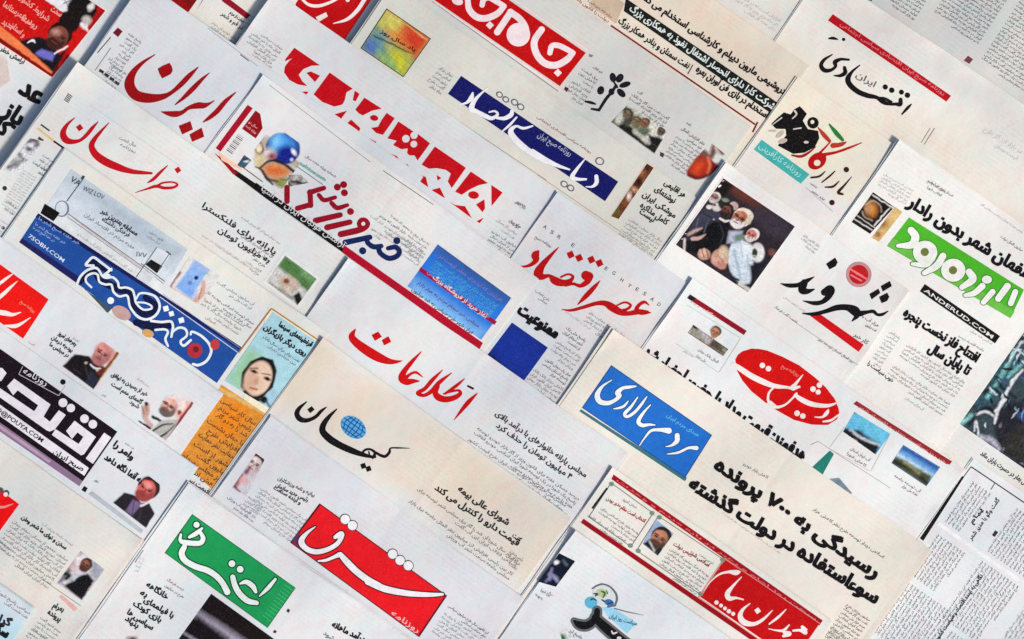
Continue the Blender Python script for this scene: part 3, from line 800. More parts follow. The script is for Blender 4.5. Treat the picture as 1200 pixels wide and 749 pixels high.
# ---- page with the teal and dark photograph, right edge
P = Paper("page with a dark blue green photo of tangled branches", 1206, -700, 1560, -60, 0.4, tint=(222, 222, 222))
Z, Z2 = Q(1040, 380), Q(1040, 470)
TW = []
for k_ in range(120):
    u_, v_ = RND.uniform(1206, 1300), RND.uniform(-440, -239); x_, y_ = uv(u_, v_); an = math.radians(RND.choice([-60, -50, -70, 20, 35, 80]) + RND.uniform(-18, 18)); L_ = RND.uniform(4, 15)
    c_ = RND.choice([(18, 20, 28)] * 5 + [(214, 222, 230)] * 3 + [(120, 190, 190)] * 2 + [(60, 96, 110)] * 3 + [(70, 80, 130)]) if v_ < -262 or u_ < 1240 else RND.choice([(20, 20, 26), (60, 56, 64), (110, 104, 116)])
    TW.append((('st', [(x_, y_, 0.6), (x_ + L_ * 0.5 * math.cos(an) + RND.uniform(-1, 1), y_ + L_ * 0.5 * math.sin(an) + RND.uniform(-1, 1), RND.uniform(1.0, 3.4)), (x_ + L_ * math.cos(an), y_ + L_ * math.sin(an), 0.6)]), c_, 4))
photo(P, [(1124, 496.5), (1214, 370), (1320, 444), (1230, 570)],
      [(Z2.po((1000, 0), (1198, 0), (1198, 600), (970, 420), (930, 200)), (34, 34, 44), 20), (Z2.po((1060, 300), (1198, 200), (1198, 560), (1000, 400)), (44, 44, 40), 30), (Z2.po((1130, 120), (1198, 60), (1198, 180)), (50, 66, 130), 20),
       (Z.po((760, 700), (620 + 200, 600), (1150, 150), (1198, 300), (1000, 640), (860, 720)), (50, 84, 96), 30), ([Z.st((1100, 240, 30), (1020, 420, 26), (880, 640, 30)), Z.st((1198, 330, 24), (1060, 460, 20)), Z2.st((640, 200, 30), (740, 130, 34))], (136, 204, 200), 16),
       ([Z.st((1170, 130, 24), (1100, 160, 20), (1050, 330, 24)), Z.st((960, 480, 20), (1010, 560, 26), (1120, 640, 20)), Z.st((850, 600, 26), (930, 560, 30), (1000, 640, 20)), Z2.st((720, 200, 30), (780, 120, 26), (860, 60, 30), (930, 90, 30))], (20, 22, 30), 12),
       ([Z.st((1190, 400, 14), (1100, 500, 26), (1000, 690, 24), (950, 760, 20)), Z2.st((940, 190, 20), (980, 60, 24), (1040, -20, 20)), Z2.st((780, 120, 14), (860, 92, 20), (930, 130, 16)), Z2.st((760, 260, 12), (780, 180, 14), (800, 300, 14)), Z.st((1180, 150, 12), (1060, 340, 10)), Z.st((900, 560, 14), (960, 620, 12))], (226, 228, 236), 8),
       ([Z2.st((830, 320, 30), (920, 350, 40), (980, 420, 20))], (190, 184, 200), 20)] + TW, (54, 70, 76), seed=12, noise=0.2, cell=0.8, border=(0.8, (232, 238, 238)))
i = Ink(P, 'caption'); i.fit('سال بهار در حسرت باران ماند', Z2.p((812, 470))[0], Z2.p((1240, 760))[0], 8, (56, 56, 60), 0.03); i.build()

# ---- inside page with sideways columns, lower right corner
P = Paper("inside page of small sideways columns, partly under the cream paper with large black headline", 1243, -214, 1720, 420, 0.0, tint=(220, 223, 228), tint2=(226, 227, 230))
def side(p, U, V1, V0, n, pitch=4.6, **kw):      # lines that run up the picture, towards smaller V
    a = uv(U, V1); b = uv(U, V0); return (a, b, n, pitch, dict(kw))
sk = dict(col=(104, 106, 112), off=0.03, size=4.4)
body(P, side(P, 1256, -134, -192, 6, **sk), side(P, 1316, -134, -196, 22, **sk), side(P, 1258, -60, -118, 9, **sk), side(P, 1318, -40, -122, 12, **sk), side(P, 1262, 20, -52, 15, **sk), side(P, 1336, 28, -34, 12, **sk),
     side(P, 1270, 100, 28, 14, **sk), side(P, 1340, 108, 36, 16, **sk), side(P, 1390, -50, -120, 22, **sk), side(P, 1402, 30, -42, 20, **sk))
i = Ink(P, 'headline')
i.fit('گفت وگو با مدیر شهر', uv(1296, -134), uv(1296, -192), 7, (60, 62, 66), 0.03); i.fit('پیام', uv(1286, -150), uv(1286, -172), 7, (60, 62, 66), 0.035)
i.fit('نگاهی به آینده اقتصاد و سیاست کشور در سال نو', uv(1331, 10), uv(1331, -108), 6.5, (58, 60, 66), 0.04); i.fit('یادداشت', uv(1384, 20), uv(1384, -28), 8, (58, 60, 66), 0.03); i.quad([uv(1312, -160), uv(1316, -160), uv(1316, -153), uv(1312, -153)], (50, 50, 54)); i.build()
i = Ink(P, 'rule')
i.line((1138, 547), (1206, 593), 1.5, (70, 72, 74)); i.line((1138, 547), (1119, 573), 1.2, (90, 92, 92)); i.line((1166, 566), (1161, 574), 1.0, (90, 92, 92)); i.line(uv(1252, -128), uv(1480, -128), 4.5, (236, 238, 240)); i.line(uv(1330, 32), uv(1480, 32), 3.5, (234, 236, 238)); i.build()
i = Ink(P, 'gap_shadow'); i.quad([(1130, 559), (1127.5, 558), (1078, 631), (1082, 634)], (20, 18, 20)); i.build()  # black wedge paints the shadow gap along this sheet's left edge

# ---- white tabloid with the green banner
P = Paper("white paper with a bright green banner of bulky white letters under a black headline", 957, -470, 1204, 30, -0.4, tint=(231, 230, 228), tint2=(234, 230, 226))
Z, Z4 = Q(1035, 250), Q(950, 200)
i = Ink(P, 'banner'); i.quad(B4.p((652, 256), (1183, 590), (1120, 722), (550, 388)), (74, 176, 40)); i.quad(B4.p((578, 350), (1140, 690), (1120, 722), (552, 385)), (104, 184, 70), 1); b = i.build()
wh = [Z.st((245, 150, 56), (282, 205, 64), (250, 275, 60), (130, 285, 26)), Z.st((430, 395, 50), (370, 450, 46), (255, 445, 22)), Z.st((525, 375, 52), (470, 460, 56), (360, 525, 34)), Z.st((755, 515, 54), (785, 580, 60), (690, 650, 40)),
      Z.st((1090, 640, 54), (1010, 749, 50)), Z.st((870, 640, 50), (800, 700, 44), (720, 720, 26)), Z.el(910, 582, 40, 32), Z.st((960, 690, 46), (880, 780, 40)), Z.st((1160, 690, 44), (1120, 790, 44))]
o_ = [Z.el(368, 342, 103, 98), Z.el(615, 500, 103, 98)]
i = Ink(P, 'lettering', b, 2); i.shape(wh + o_, (44, 118, 34), 0, off=1.3, holes=None); i.shape(wh + o_, (232, 240, 226), 1, off=0.45, holes=[Z.el(365, 340, 36), Z.el(613, 500, 36)]); i.shape([Z.el(365, 340, 36), Z.el(613, 500, 36)], (112, 118, 60), 2); i.build()
i = Ink(P, 'panel', None, 1); i.quad([(1084, 333), (1172, 394), (1166, 402.5), (1078, 341.5)], (20, 20, 20)); i.build()
i = Ink(P, 'web_address', k=3); i.fit('ANDERUD.COM', (1082.5, 341.5), (1163, 397.5), 6.4, (226, 226, 222), 0.012, arabic=False); i.build()
i = Ink(P, 'headline'); i.fit('اصفهان شهر بدون رادار', (1063, 241), (1214, 334), 20, BLACK, 0.05)
Zq = Q(1040, 380)
i.fit('افتتاح فاز نخست پنجره', (1058, 369), (1144, 425), 15.5, BLACK, 0.05); i.fit('تا پایان سال', (1087, 411), (1134, 440), 15.5, BLACK, 0.05)
i.build()
body(P, (Z4.p((650, 15))[0], Z4.p((910, 165))[0], 5, 4.4, dict(col=(186, 184, 184))), (Z4.p((935, 5))[0], Z4.p((1190, 170))[0], 1, 5.2, dict(col=(110, 110, 112), off=0.03)), (Z4.p((950, 75))[0], Z4.p((1160, 205))[0], 1, 5.2, dict(col=(110, 110, 112), off=0.03)),
     (B4.p((1015, 290))[0], B4.p((1183, 400))[0], 1, 5.5, dict(col=(120, 120, 122), off=0.02)), (B4.p((860, 100))[0], B4.p((1183, 320))[0], 1, 4, dict(col=(170, 168, 168))), (B4.p((680, 30))[0], B4.p((860, 150))[0], 1, 5, dict(col=(110, 110, 112), off=0.03)))
body(P, (Zq.p((30, 50))[0], Zq.p((120, 110))[0], 9, 5, dict(col=(160, 160, 162))), (Zq.p((180, 165))[0], Zq.p((690, 500))[0], 5, 4.9, dict(col=(146, 146, 148), off=0.02)), (Zq.p((60, 350))[0], Zq.p((560, 690))[0], 4, 4.9, dict(col=(146, 146, 148), off=0.02)), (Zq.p((480, -5))[0], Zq.p((860, 220))[0], 1, 5, dict(col=(120, 120, 122), off=0.02)),
     (Zq.p((610, -40))[0], Zq.p((930, 160))[0], 1, 4.6, dict(col=(170, 168, 168))), (Zq.p((60, 560))[0], Zq.p((330, 735))[0], 1, 5, dict(col=(170, 170, 170))))
i = Ink(P, 'subheading'); i.fit('خوب سیاست را', C4.p((458, 185))[0], C4.p((575, 270))[0], 7, (70, 70, 72), 0.03); i.build()
photo(P, Z4.p((548, 190), (735, 320), (520, 555), (360, 452)),
      [(Z4.el(535, 350, 75, 85), (62, 34, 18), 14), (Z4.el(530, 335, 44, 58, -15), (206, 134, 62), 26), (Z4.el(500, 330, 20, 36), (176, 140, 110), 16), ([Z4.st((480, 300, 8), (540, 268, 10), (605, 300, 8), (620, 360, 8)), Z4.st((450, 360, 6), (480, 410, 8), (540, 440, 8))], (190, 170, 150), 6),
       ([Z4.st((545, 215, 10), (740, 340, 12)), Z4.st((375, 420, 9), (535, 520, 10)), Z4.st((390, 385, 6), (560, 500, 8)), Z4.st((690, 330, 12), (560, 480, 12))], (224, 220, 214), 4)], (24, 20, 22), seed=14, noise=0.10)
photo(P, Z4.p((742, 318), (805, 365), (600, 625), (535, 590)), [(Z4.el(640, 470, 40, 26, -50), (146, 108, 52), 20), (Z4.el(590, 560, 30, 24), (150, 110, 60), 20), (Z4.el(730, 390, 40, 30), (222, 190, 130), 26)], (206, 172, 112), seed=15, noise=0.10)

# ---- red outlined lettering banner, upper centre left
P = Paper("paper with a wide red band cut through by thick pale letters", 258, -193, 700, 330, 0.2, tint=(206, 208, 214), tint2=(212, 211, 212))
A, B, Cc_ = Q(315, 50), Q(445, 130), Q(480, 175)
hm = [A.po((225, 45), (450, 200), (375, 203), (305, 232), (262, 282), (295, 340), (340, 382), (255, 368), (180, 328), (135, 262), (142, 210), (180, 160), (215, 133), (140, 165), (150, 140)), A.po((330, 265), (370, 254), (450, 290), (405, 347)), A.po((62, 272), (75, 310), (92, 347), (28, 305)), A.po((210, 434), (350, 430), (295, 497)),
      A.po((535, 263), (737, 405), (682, 437), (666, 510), (645, 545), (575, 562), (470, 522), (393, 455)), A.po((755, 422), (797, 450), (762, 517), (738, 505)), A.po((840, 483), (992, 580), (905, 598), (825, 640), (790, 622), (760, 588)), A.el(925, 662, 36, 25, 10), A.po((375, 488), (412, 577), (338, 525)), A.po((480, 625), (570, 632), (687, 598), (600, 717)),
      A2.po((440, 553), (482, 592), (468, 642), (398, 592)), B.po((62, 18), (132, 65), (28, 212), (-30, 195), (-75, 150), (-15, 140), (20, 75)), A2.po((526, 640), (556, 656), (540, 688), (518, 668)),
      B.po((165, 93), (305, 187), (345, 210), (442, 285), (332, 437), (305, 390), (262, 392), (240, 370), (248, 330), (190, 337), (118, 300), (150, 263), (68, 242)),
      B.po((-10, 310), (60, 362), (150, 397), (190, 460), (245, 470), (272, 520), (245, 552), (-20, 385)), B.po((485, 313), (757, 500), (632, 678), (598, 620), (625, 552), (580, 518), (500, 503), (430, 508), (368, 472)), B.po((500, 563), (542, 590), (508, 612)), B.po((312, 553), (405, 580), (427, 672), (288, 575)),
      B.po((800, 533), (952, 635), (870, 652), (790, 690), (720, 737), (662, 710)), Cc_.po((192, 358), (267, 338), (312, 432)), Cc_.po((718, 313), (817, 380), (720, 498)), Cc_.el(562, 402, 47, 33, 8), Cc_.po((583, 485), (657, 440), (662, 520), (640, 552)), Cc_.po((340, 455), (400, 490), (487, 500), (548, 607)), Cc_.po((588, 632), (652, 600), (615, 650))]
lettering(P, hm, (184, 6, 20), 0, holes=[B.el(230, 245, 34), B.el(302, 215, 32), B.el(300, 292, 30)])
body(P, (A2.p((-10, 120))[0], A2.p((130, 222))[0], 5, 5.2, dict(col=(118, 120, 126), off=0.02, ragged=0.3)), (A2.p((-10, 240))[0], A2.p((80, 305))[0], 5, 5.2, dict(col=(126, 128, 132), ragged=0.2)),
     (Cc_.p((380, 620))[0], Cc_.p((560, 745))[0], 1, 4, dict(col=(150, 150, 156))), (Cc_.p((905, 405))[0], Cc_.p((1030, 480))[0], 1, 6, dict(col=(80, 82, 88), off=0.02)), (Cc_.p((820, 560))[0], Cc_.p((990, 665))[0], 1, 6, dict(col=(40, 42, 46), off=0.04)), (Cc_.p((780, 600))[0], Cc_.p((960, 730))[0], 2, 6, dict(col=(150, 150, 156))))
body(P, (B2.p((1095, 310))[0], B2.p((1240, 405))[0], 5, 5, dict(col=(104, 106, 112), off=0.025, ragged=0.15)), (Cc_.p((1170, 650))[0], Cc_.p((1290, 730))[0], 2, 7, dict(col=(60, 62, 66), off=0.03)), (B3.p((-10, 150))[0], B3.p((70, 205))[0], 1, 6, dict(col=(90, 90, 96), off=0.02)), (B3.p((-20, 250))[0], B3.p((40, 295))[0], 1, 6, dict(col=(70, 72, 76), off=0.03)))

# ---- big red calligraphy paper, upper left
P = Paper("paper with the biggest dark red calligraphy, a wide crescent bowl and diamond dots", 126, -114, 524, 420, 0.1, tint=(205, 208, 216), tint2=(211, 212, 216))
Z = Q(140, 55)
lettering(P, [Z.st((312, 68, 8), (200, 142, 30), (120, 228, 56), (88, 330, 90), (140, 420, 92), (250, 450, 84), (370, 440, 54), (455, 402, 34), (540, 330, 44), (612, 255, 42), (692, 178, 8)), Z.po((335, 192), (380, 165), (440, 140), (462, 175), (468, 208), (450, 240), (375, 278), (352, 240)),
              Z.st((790, 228, 6), (720, 290, 30), (640, 372, 44), (560, 450, 30), (490, 507, 10)), Z.st((368, 570, 8), (430, 585, 40), (490, 590, 54), (550, 576, 36), (610, 535, 34), (690, 515, 56), (740, 515, 48), (790, 498, 22), (832, 472, 8)),
              Z.st((1022, 398, 8), (930, 480, 38), (860, 562, 44), (790, 622, 34), (735, 660, 10)), A1.po((825, 582), (880, 560), (892, 598), (842, 622)), A1.po((875, 622), (932, 590), (944, 632), (888, 656))], (150, 8, 16), 0)
body(P, (A1.p((590, 140))[0], A1.p((660, 190))[0], 9, 5.2, dict(col=(96, 98, 104), off=0.02, ragged=0.4)), (A1.p((500, 270))[0], A1.p((590, 335))[0], 5, 5.2, dict(col=(96, 98, 104), off=0.02, ragged=0.3)))
i = Ink(P, 'bullet'); i.quad(A1.p((545, 128), (567, 145), (545, 172), (522, 152)), (110, 16, 36)); i.line(A1.p((512, 172))[0], A1.p((450, 245))[0], 1.2, (90, 92, 96)); i.line(A1.p((512, 222))[0], A1.p((440, 325))[0], 0.8, (120, 122, 126))
for x, y in ((470, 330), (494, 348), (518, 366), (542, 384)): i.quad(A1.p((x - 8, y - 12), (x + 12, y), (x + 6, y + 12), (x - 14, y)), (44, 46, 52))
i.build()
i = Ink(P, 'rule'); i.line(A1.p((960, 130))[0], A1.p((1190, 305))[0], 0.7, (150, 152, 158)); i.line(A1.p((1110, 252))[0], A1.p((1150, 282))[0], 1.2, (90, 92, 98)); i.build()

# ---- black calligraphy paper with a red seal, right of centre
P = Paper("white paper with black brush calligraphy, round red seal and colour photo of a crowd", 806, -332, 1068, 60, 0.1, tint=(228, 228, 228), tint2=(231, 226, 223))
Z, Zp, Zp2 = Q(910, 290), Q(785, 200), Q(785, 265)
lettering(P, [Z.st((38, 319, 8), (110, 335, 36), (190, 330, 38), (255, 300, 40), (332, 258, 6)), Z.st((245, 310, 60), (225, 372, 68), (270, 386, 46), (332, 368, 10)), Z.po((435, 145), (515, 90), (538, 130), (520, 165), (465, 194)), Z.st((420, 395, 60), (470, 365, 66), (485, 390, 50), (450, 440, 50), (400, 480, 38), (330, 490, 36), (234, 470, 8)),
              Z.st((230, 580, 10), (330, 585, 32), (430, 562, 36), (530, 530, 50), (620, 528, 56), (690, 560, 84), (705, 600, 46), (662, 648, 8)), Z.st((730, 582, 50), (800, 568, 30), (850, 563, 32), (885, 590, 26), (930, 588, 26), (982, 558, 6)),
              Z.po((815, 410), (895, 363), (912, 400), (835, 457)), Z.po((900, 435), (972, 398), (990, 435), (970, 470), (922, 490)), Z.po((915, 340), (995, 295), (1012, 340), (932, 388))], BLACK, 1)
i = Ink(P, 'rule'); i.quad([(947, 368.5), (961, 368), (1012, 404), (1006, 412.5)], (206, 14, 26)); i.line((928, 375), (1005, 428), 0.5, (130, 130, 130)); i.build()
i = Ink(P, 'seal'); i.shape([Z.el(722, 238, 112)], (190, 140, 140), 0); i.shape([Z.el(722, 238, 84)], (186, 26, 34), 1)
for dx, dy in ((-40, -20), (-8, 0), (22, 22), (-20, 40)): i.line(Z.p((700 + dx - 30, 225 + dy - 24))[0], Z.p((720 + dx + 50, 240 + dy + 16))[0], 2.0, (236, 120, 124), 2 + dx * 0.001)
i.build()
photo(P, [(847.5, 209), (931.5, 265.5), (876.5, 342.5), (792, 287)],
      [(Zp.po((470, 75), (1100, 490), (1000, 640), (520, 300)), (46, 36, 44), 60), (Zp.el(800, 390, 46, 50, 20), (74, 58, 60), 40), (Zp.el(880, 480, 50, 56, 20), (66, 56, 64), 40), (Zp.el(960, 540, 46, 60, 20), (58, 46, 54), 40), (Zp.st((560, 140, 16), (700, 240, 22), (1000, 450, 16)), (28, 20, 24), 20), (Zp.el(660, 220, 170, 34, 34), (110, 56, 36), 60), (Zp.el(900, 450, 200, 90, 34), (54, 48, 58), 60), (Zp.po((330, 270), (470, 80), (560, 130), (440, 260)), (18, 16, 16), 30),
       (Zp.po((200, 450), (300, 330), (450, 360), (420, 560), (200, 700), (130, 640)), (58, 58, 74), 26), (Zp.po((380, 440), (530, 460), (500, 640), (430, 749), (150, 720), (140, 620)), (14, 14, 20), 24),
       (Zp.el(412, 320, 42, 38), (204, 194, 190), 10), (Zp.el(390, 300, 16, 12), (90, 80, 84), 6), (Zp.el(345, 320, 26, 20), (212, 202, 200), 8), face(Zp, 396, 240, 46, (140, 104, 94), (206, 198, 198), (196, 188, 184), turn=-0.25),
       (Zp.el(490, 290, 66, 58), (36, 40, 34), 10), (Zp.el(486, 258, 34, 16, 10), (126, 134, 120), 8), (Zp.el(562, 310, 38, 36, 20), (190, 164, 160), 8), face(Zp, 500, 352, 54, (108, 66, 52), (30, 26, 24), (34, 28, 28), turn=-0.1), (Zp.st((440, 420, 16), (480, 442, 22), (520, 440, 14)), (226, 218, 212), 5),
       (Zp.el(668, 392, 68, 56, 30), (222, 210, 196), 7), face(Zp, 625, 425, 84, (172, 108, 84), (222, 208, 192), (222, 216, 214), glasses=True, turn=-0.22), (Zp.el(690, 440, 26, 34, 20), (206, 188, 166), 8), (Zp.st((535, 510, 20), (575, 535, 22)), (60, 24, 36), 7), (Zp.st((440, 470, 8), (470, 560, 10), (440, 640, 8)), (52, 54, 70), 8), (Zp.st((340, 430, 8), (300, 540, 10)), (84, 86, 104), 8), (Zp.st((250, 420, 8), (230, 500, 10)), (96, 98, 116), 8), (Zp.st((300, 380, 10), (380, 420, 8)), (30, 30, 40), 8), (Zp.el(385, 428, 8, 8), (170, 170, 180), 5),
       (Zp.po((520, 530), (640, 530), (600, 620), (500, 640)), (176, 180, 200), 18), (Zp.el(610, 590, 50, 36), (106, 128, 116), 20),
       (Zp.el(738, 555, 50, 46, 15), (214, 198, 192), 6), face(Zp, 722, 570, 56, (186, 112, 100), (222, 208, 202), (214, 200, 196), turn=-0.25), (Zp.po((540, 640), (640, 610), (720, 660), (740, 900), (700, 990), (610, 1010), (530, 880), (500, 760)), (192, 206, 216), 14), (Zp.el(660, 700, 60, 60), (216, 226, 230), 40), (Zp.st((560, 700, 14), (600, 850, 20), (620, 960, 14)), (150, 170, 186), 14), (Zp.st((680, 740, 10), (690, 880, 14)), (166, 184, 196), 12), (Zp.st((620, 640, 10), (640, 760, 12)), (172, 188, 198), 12),
       (Zp.el(770, 720, 60, 84), (214, 214, 212), 12), (Zp.el(745, 722, 24, 40), (40, 52, 48), 8), (Zp.st((735, 745, 8), (760, 750, 8)), (190, 190, 186), 5), (Zp.po((700, 830), (860, 800), (900, 700), (720, 1010)), (24, 26, 34), 20), (Zp.el(900, 720, 40, 30, 30), (110, 70, 66), 16),
       (Zp.st((160, 560, 26), (220, 530, 30), (280, 505, 14)), (176, 150, 136), 10), (Zp.st((200, 600, 34), (260, 590, 30), (310, 560, 10)), (196, 160, 152), 10), (Zp.st((60, 630, 10), (110, 580, 16), (150, 540, 12)), (40, 36, 40), 8), (Zp.st((130, 600, 20), (125, 700, 20)), (206, 196, 190), 8),
       (Zp.el(300, 735, 56, 50), (186, 142, 122), 10), (Zp.st((265, 700, 20), (285, 745, 22)), (206, 168, 150), 6), (Zp.st((300, 690, 20), (315, 750, 22)), (206, 168, 150), 6), (Zp.st((282, 705, 8), (300, 760, 8)), (110, 70, 60), 4), (Zp.st((325, 705, 8), (335, 760, 8)), (110, 70, 60), 4), (Zp.el(440, 770, 78, 80, 30), (200, 150, 134), 12), (Zp.st((420, 740, 10), (470, 800, 14)), (150, 96, 84), 6), (Zp.el(452, 830, 44, 34, 30), (180, 126, 112), 10), (Zp.el(470, 720, 44, 60), (200, 176, 150), 18), (Zp.st((310, 800, 24), (440, 900, 30), (600, 960, 24)), (44, 34, 44), 12), (Zp2.st((600, 500, 24), (690, 560, 36)), (200, 196, 180), 14), (Zp2.st((500, 430, 20), (590, 500, 24)), (30, 32, 48), 12)],
      (40, 34, 40), seed=17, noise=0.11, cell=0.6, border=(1.6, (232, 226, 226)), fine=0.35, crisp=5.5)
body(P, (Zp2.p((800, 600))[0], Zp2.p((1130, 830))[0], 1, 5, dict(col=(96, 96, 98), off=0.03)), (Zp2.p((880, 520))[0], Zp2.p((1200, 740))[0], 1, 4, dict(col=(170, 170, 170))), (B4.p((170, 330))[0], B4.p((245, 385))[0], 3, 4.5, dict(col=(140, 140, 142))), (B4.p((440, 700))[0], B4.p((520, 750))[0], 2, 6, dict(col=(80, 80, 84), off=0.03)))
body(P, (C4.p((130, -10))[0], C4.p((400, 168))[0], 1, 5, dict(col=(110, 110, 112), off=0.02)), (C4.p((370, 5))[0], C4.p((470, 75))[0], 1, 8, dict(col=(50, 50, 52), off=0.035)))

# ---- red calligraphy economic paper, centre
P = Paper("paper with red calligraphy and spaced Latin capitals above a solid blue square", 664, -190, 1040, 330, 0.0, tint=(208, 211, 217), tint2=(219, 213, 213))
Z, Z7 = Q(600, 285), Q(560, 340)
lettering(P, [Z.st((48, 199, 8), (110, 206, 20), (170, 188, 32), (212, 148, 48), (205, 108, 68), (235, 68, 12)),
              Z.st((408, 38, 8), (330, 120, 34), (262, 200, 58), (232, 268, 84), (262, 296, 54), (330, 288, 30), (378, 330, 70), (450, 350, 58), (512, 330, 38), (535, 292, 24), (490, 274, 18), (430, 298, 18)),
              Z.st((470, 365, 36), (540, 358, 26), (600, 375, 34), (660, 340, 50), (690, 290, 50), (650, 285, 84)), Z.st((772, 332, 8), (720, 390, 36), (650, 465, 42), (578, 538, 10)),
              Z.st((438, 584, 8), (520, 590, 24), (620, 565, 30), (740, 530, 36), (820, 530, 50), (880, 565, 70), (950, 605, 58), (1020, 618, 40), (1110, 603, 46), (1190, 605, 28)), Z.st((940, 598, 28), (1010, 580, 24), (1042, 545, 22), (992, 520, 18), (925, 545, 14)),
              B3.st((640, 696, 6), (600, 700, 14), (575, 685, 20), (588, 660, 16), (612, 647, 14), (632, 660, 6)), Z.di(515, 102, 31, 20), Z.di(590, 130, 31, 20), Z.di(697, 146, 31, 20), Z.di(768, 176, 31, 20)], (178, 10, 14), 0)
i = Ink(P, 'subtitle')
for ch, x, y in (('A', 150, 300), ('S', 182, 324), ('R', 214, 346), ('E', 278, 384), ('E', 432, 492), ('G', 468, 513), ('H', 505, 545), ('T', 540, 572), ('E', 575, 588), ('S', 610, 608), ('A', 645, 634), ('D', 676, 658)):
    a = B3.p((x - 8, y + 2))[0]; i.fit(ch, a, (a[0] + 3.4, a[1] + 2.4), 6.2, (92, 94, 100), 0.015, arabic=False)
i.fit('روزنامه صبح', B3.p((105, 350))[0], B3.p((180, 395))[0], 5, (90, 92, 98), 0.02); i.build()
i = Ink(P, 'headline'); i.fit('ممنوعیت', (606, 366), (651, 397), 19, BLACK, 0.06); i.build()
photo(P, Z7.p((300, 285), (615, 505), (380, 830), (62, 600)), [(Z7.po((300, 285), (615, 505), (590, 540), (275, 320)), (18, 30, 96), 40), (Z7.el(350, 540, 150, 130, 35), (24, 54, 156), 400), (Z7.po((62, 600), (170, 690), (230, 749), (100, 540)), (12, 20, 60), 60)], (18, 40, 130), name='colour_panel', seed=60, noise=0.05)
body(P, (Z.p((215, 400))[0], Z.p((340, 490))[0], 2, 4.8, dict(col=(110, 120, 116), off=0.03)), (Z.p((330, 480))[0], Z.p((700, 740))[0], 1, 4.5, dict(col=(176, 178, 184))), (Z.p((690, 590))[0], Z.p((1000, 800))[0], 4, 5.2, dict(col=(126, 128, 136), off=0.02)))
body(P, (Z7.p((790, 310))[0], Z7.p((960, 430))[0], 3, 6, dict(col=(84, 86, 90), off=0.03)), (Z7.p((700, 430))[0], Z7.p((920, 580))[0], 4, 5.4, dict(col=(130, 132, 136), off=0.02)), (Z7.p((610, 590))[0], Z7.p((830, 740))[0], 3, 5.6, dict(col=(96, 98, 102), off=0.03)), (Z7.p((500, 680))[0], Z7.p((760, 860))[0], 4, 5.6, dict(col=(120, 122, 126), off=0.02)))


# ---- sports paper with trophy collage, left of centre
P = Paper("sports paper with maroon and navy lettering, a trophy and a blue globe", 303, -104.5, 704, 420, 1.6, tint=(212, 213, 218), tint2=(220, 217, 216))
Z, Zt, Zb = Q(330, 205), Q(245, 115), Q(480, 270)
lettering(P, [Z.st((48, 112, 48), (48, 232, 48)), Z.st((140, 294, 46), (256, 262, 46)), Z.st((256, 268, 46), (250, 150, 46)), Z.st((246, 155, 46), (372, 116, 40)), Z.st((328, 178, 38), (375, 222, 40), (470, 198, 34)), Z.st((440, 250, 42), (490, 290, 42), (578, 266, 32)),
              Z.st((300, 402, 52), (515, 352, 46)), Z.st((400, 462, 52), (600, 415, 46)), Z.st((520, 522, 54), (700, 478, 54), (755, 430, 46), (715, 398, 44), (680, 430, 40))] + Z.ci((490, 108, 30), (545, 86, 30), (552, 158, 30), (605, 322, 30), (718, 430, 56)), (146, 8, 32), 1, holes=[Z.el(718, 430, 18)])
lettering(P, [Z.st((560, 594, 50), (775, 548, 46)), Z.st((745, 560, 44), (760, 600, 44), (810, 632, 46), (875, 625, 40)), Z.st((850, 640, 44), (870, 690, 46), (940, 732, 46), (1010, 715, 46), (1035, 672, 44), (1000, 635, 44), (935, 645, 38))] + Z.ci((1012, 578, 31), (712, 667, 31)), (14, 32, 84), 1, name='masthead')
i = Ink(P, 'banner'); i.quad([(276, 199), (333, 238), (331, 246), (273, 206)], (18, 16, 18)); i.quad([(300, 214), (403, 288), (401, 295.5), (298, 222)], (16, 14, 16), 0.3); i.quad([(403, 287), (566, 402), (561, 411), (401, 296)], (172, 8, 40)); b = i.build()
i = Ink(P, 'lettering', b, 2); i.fit('آرامش فوتبال ایران در آسیا', (305, 222), (402, 291), 9, (206, 206, 206), 0.02); i.build()
i = Ink(P, 'rule'); i.quad(Zt.p((340, 60), (385, 90), (100, 470), (58, 440)), (160, 8, 36)); i.quad(Zt.p((45, 480), (130, 540), (260, 660), (230, 690), (8, 510)), (150, 10, 20)); i.quad(Zt.p((80, 470), (280, 610), (290, 640), (110, 545)), (238, 190, 160), 1); i.build()
i = Ink(P, 'barcode')
for k in range(12):
    u = k / 12.0; a0 = np.array(Zt.p((255 - 110 * u, 315 + 150 * u))[0]); d = np.array([EU[0], EU[1]])
    i.line(a0, a0 + d * 8.5, 0.35 + 0.35 * (k * 7 % 3), (60, 60, 60))
i.build()
i = Ink(P, 'panel'); i.shape([Zt.po((410, 110), (450, 140), (470, 265), (410, 355), (290, 270))], (136, 8, 20)); i.build()
i = Ink(P, 'headline', None, 1); i.fit('سال نو', Zt.p((345, 215))[0], Zt.p((420, 270))[0], 4, (226, 170, 172)); i.fit('ویژه نامه', Zt.p((318, 250))[0], Zt.p((410, 315))[0], 4, (226, 170, 172)); i.build()
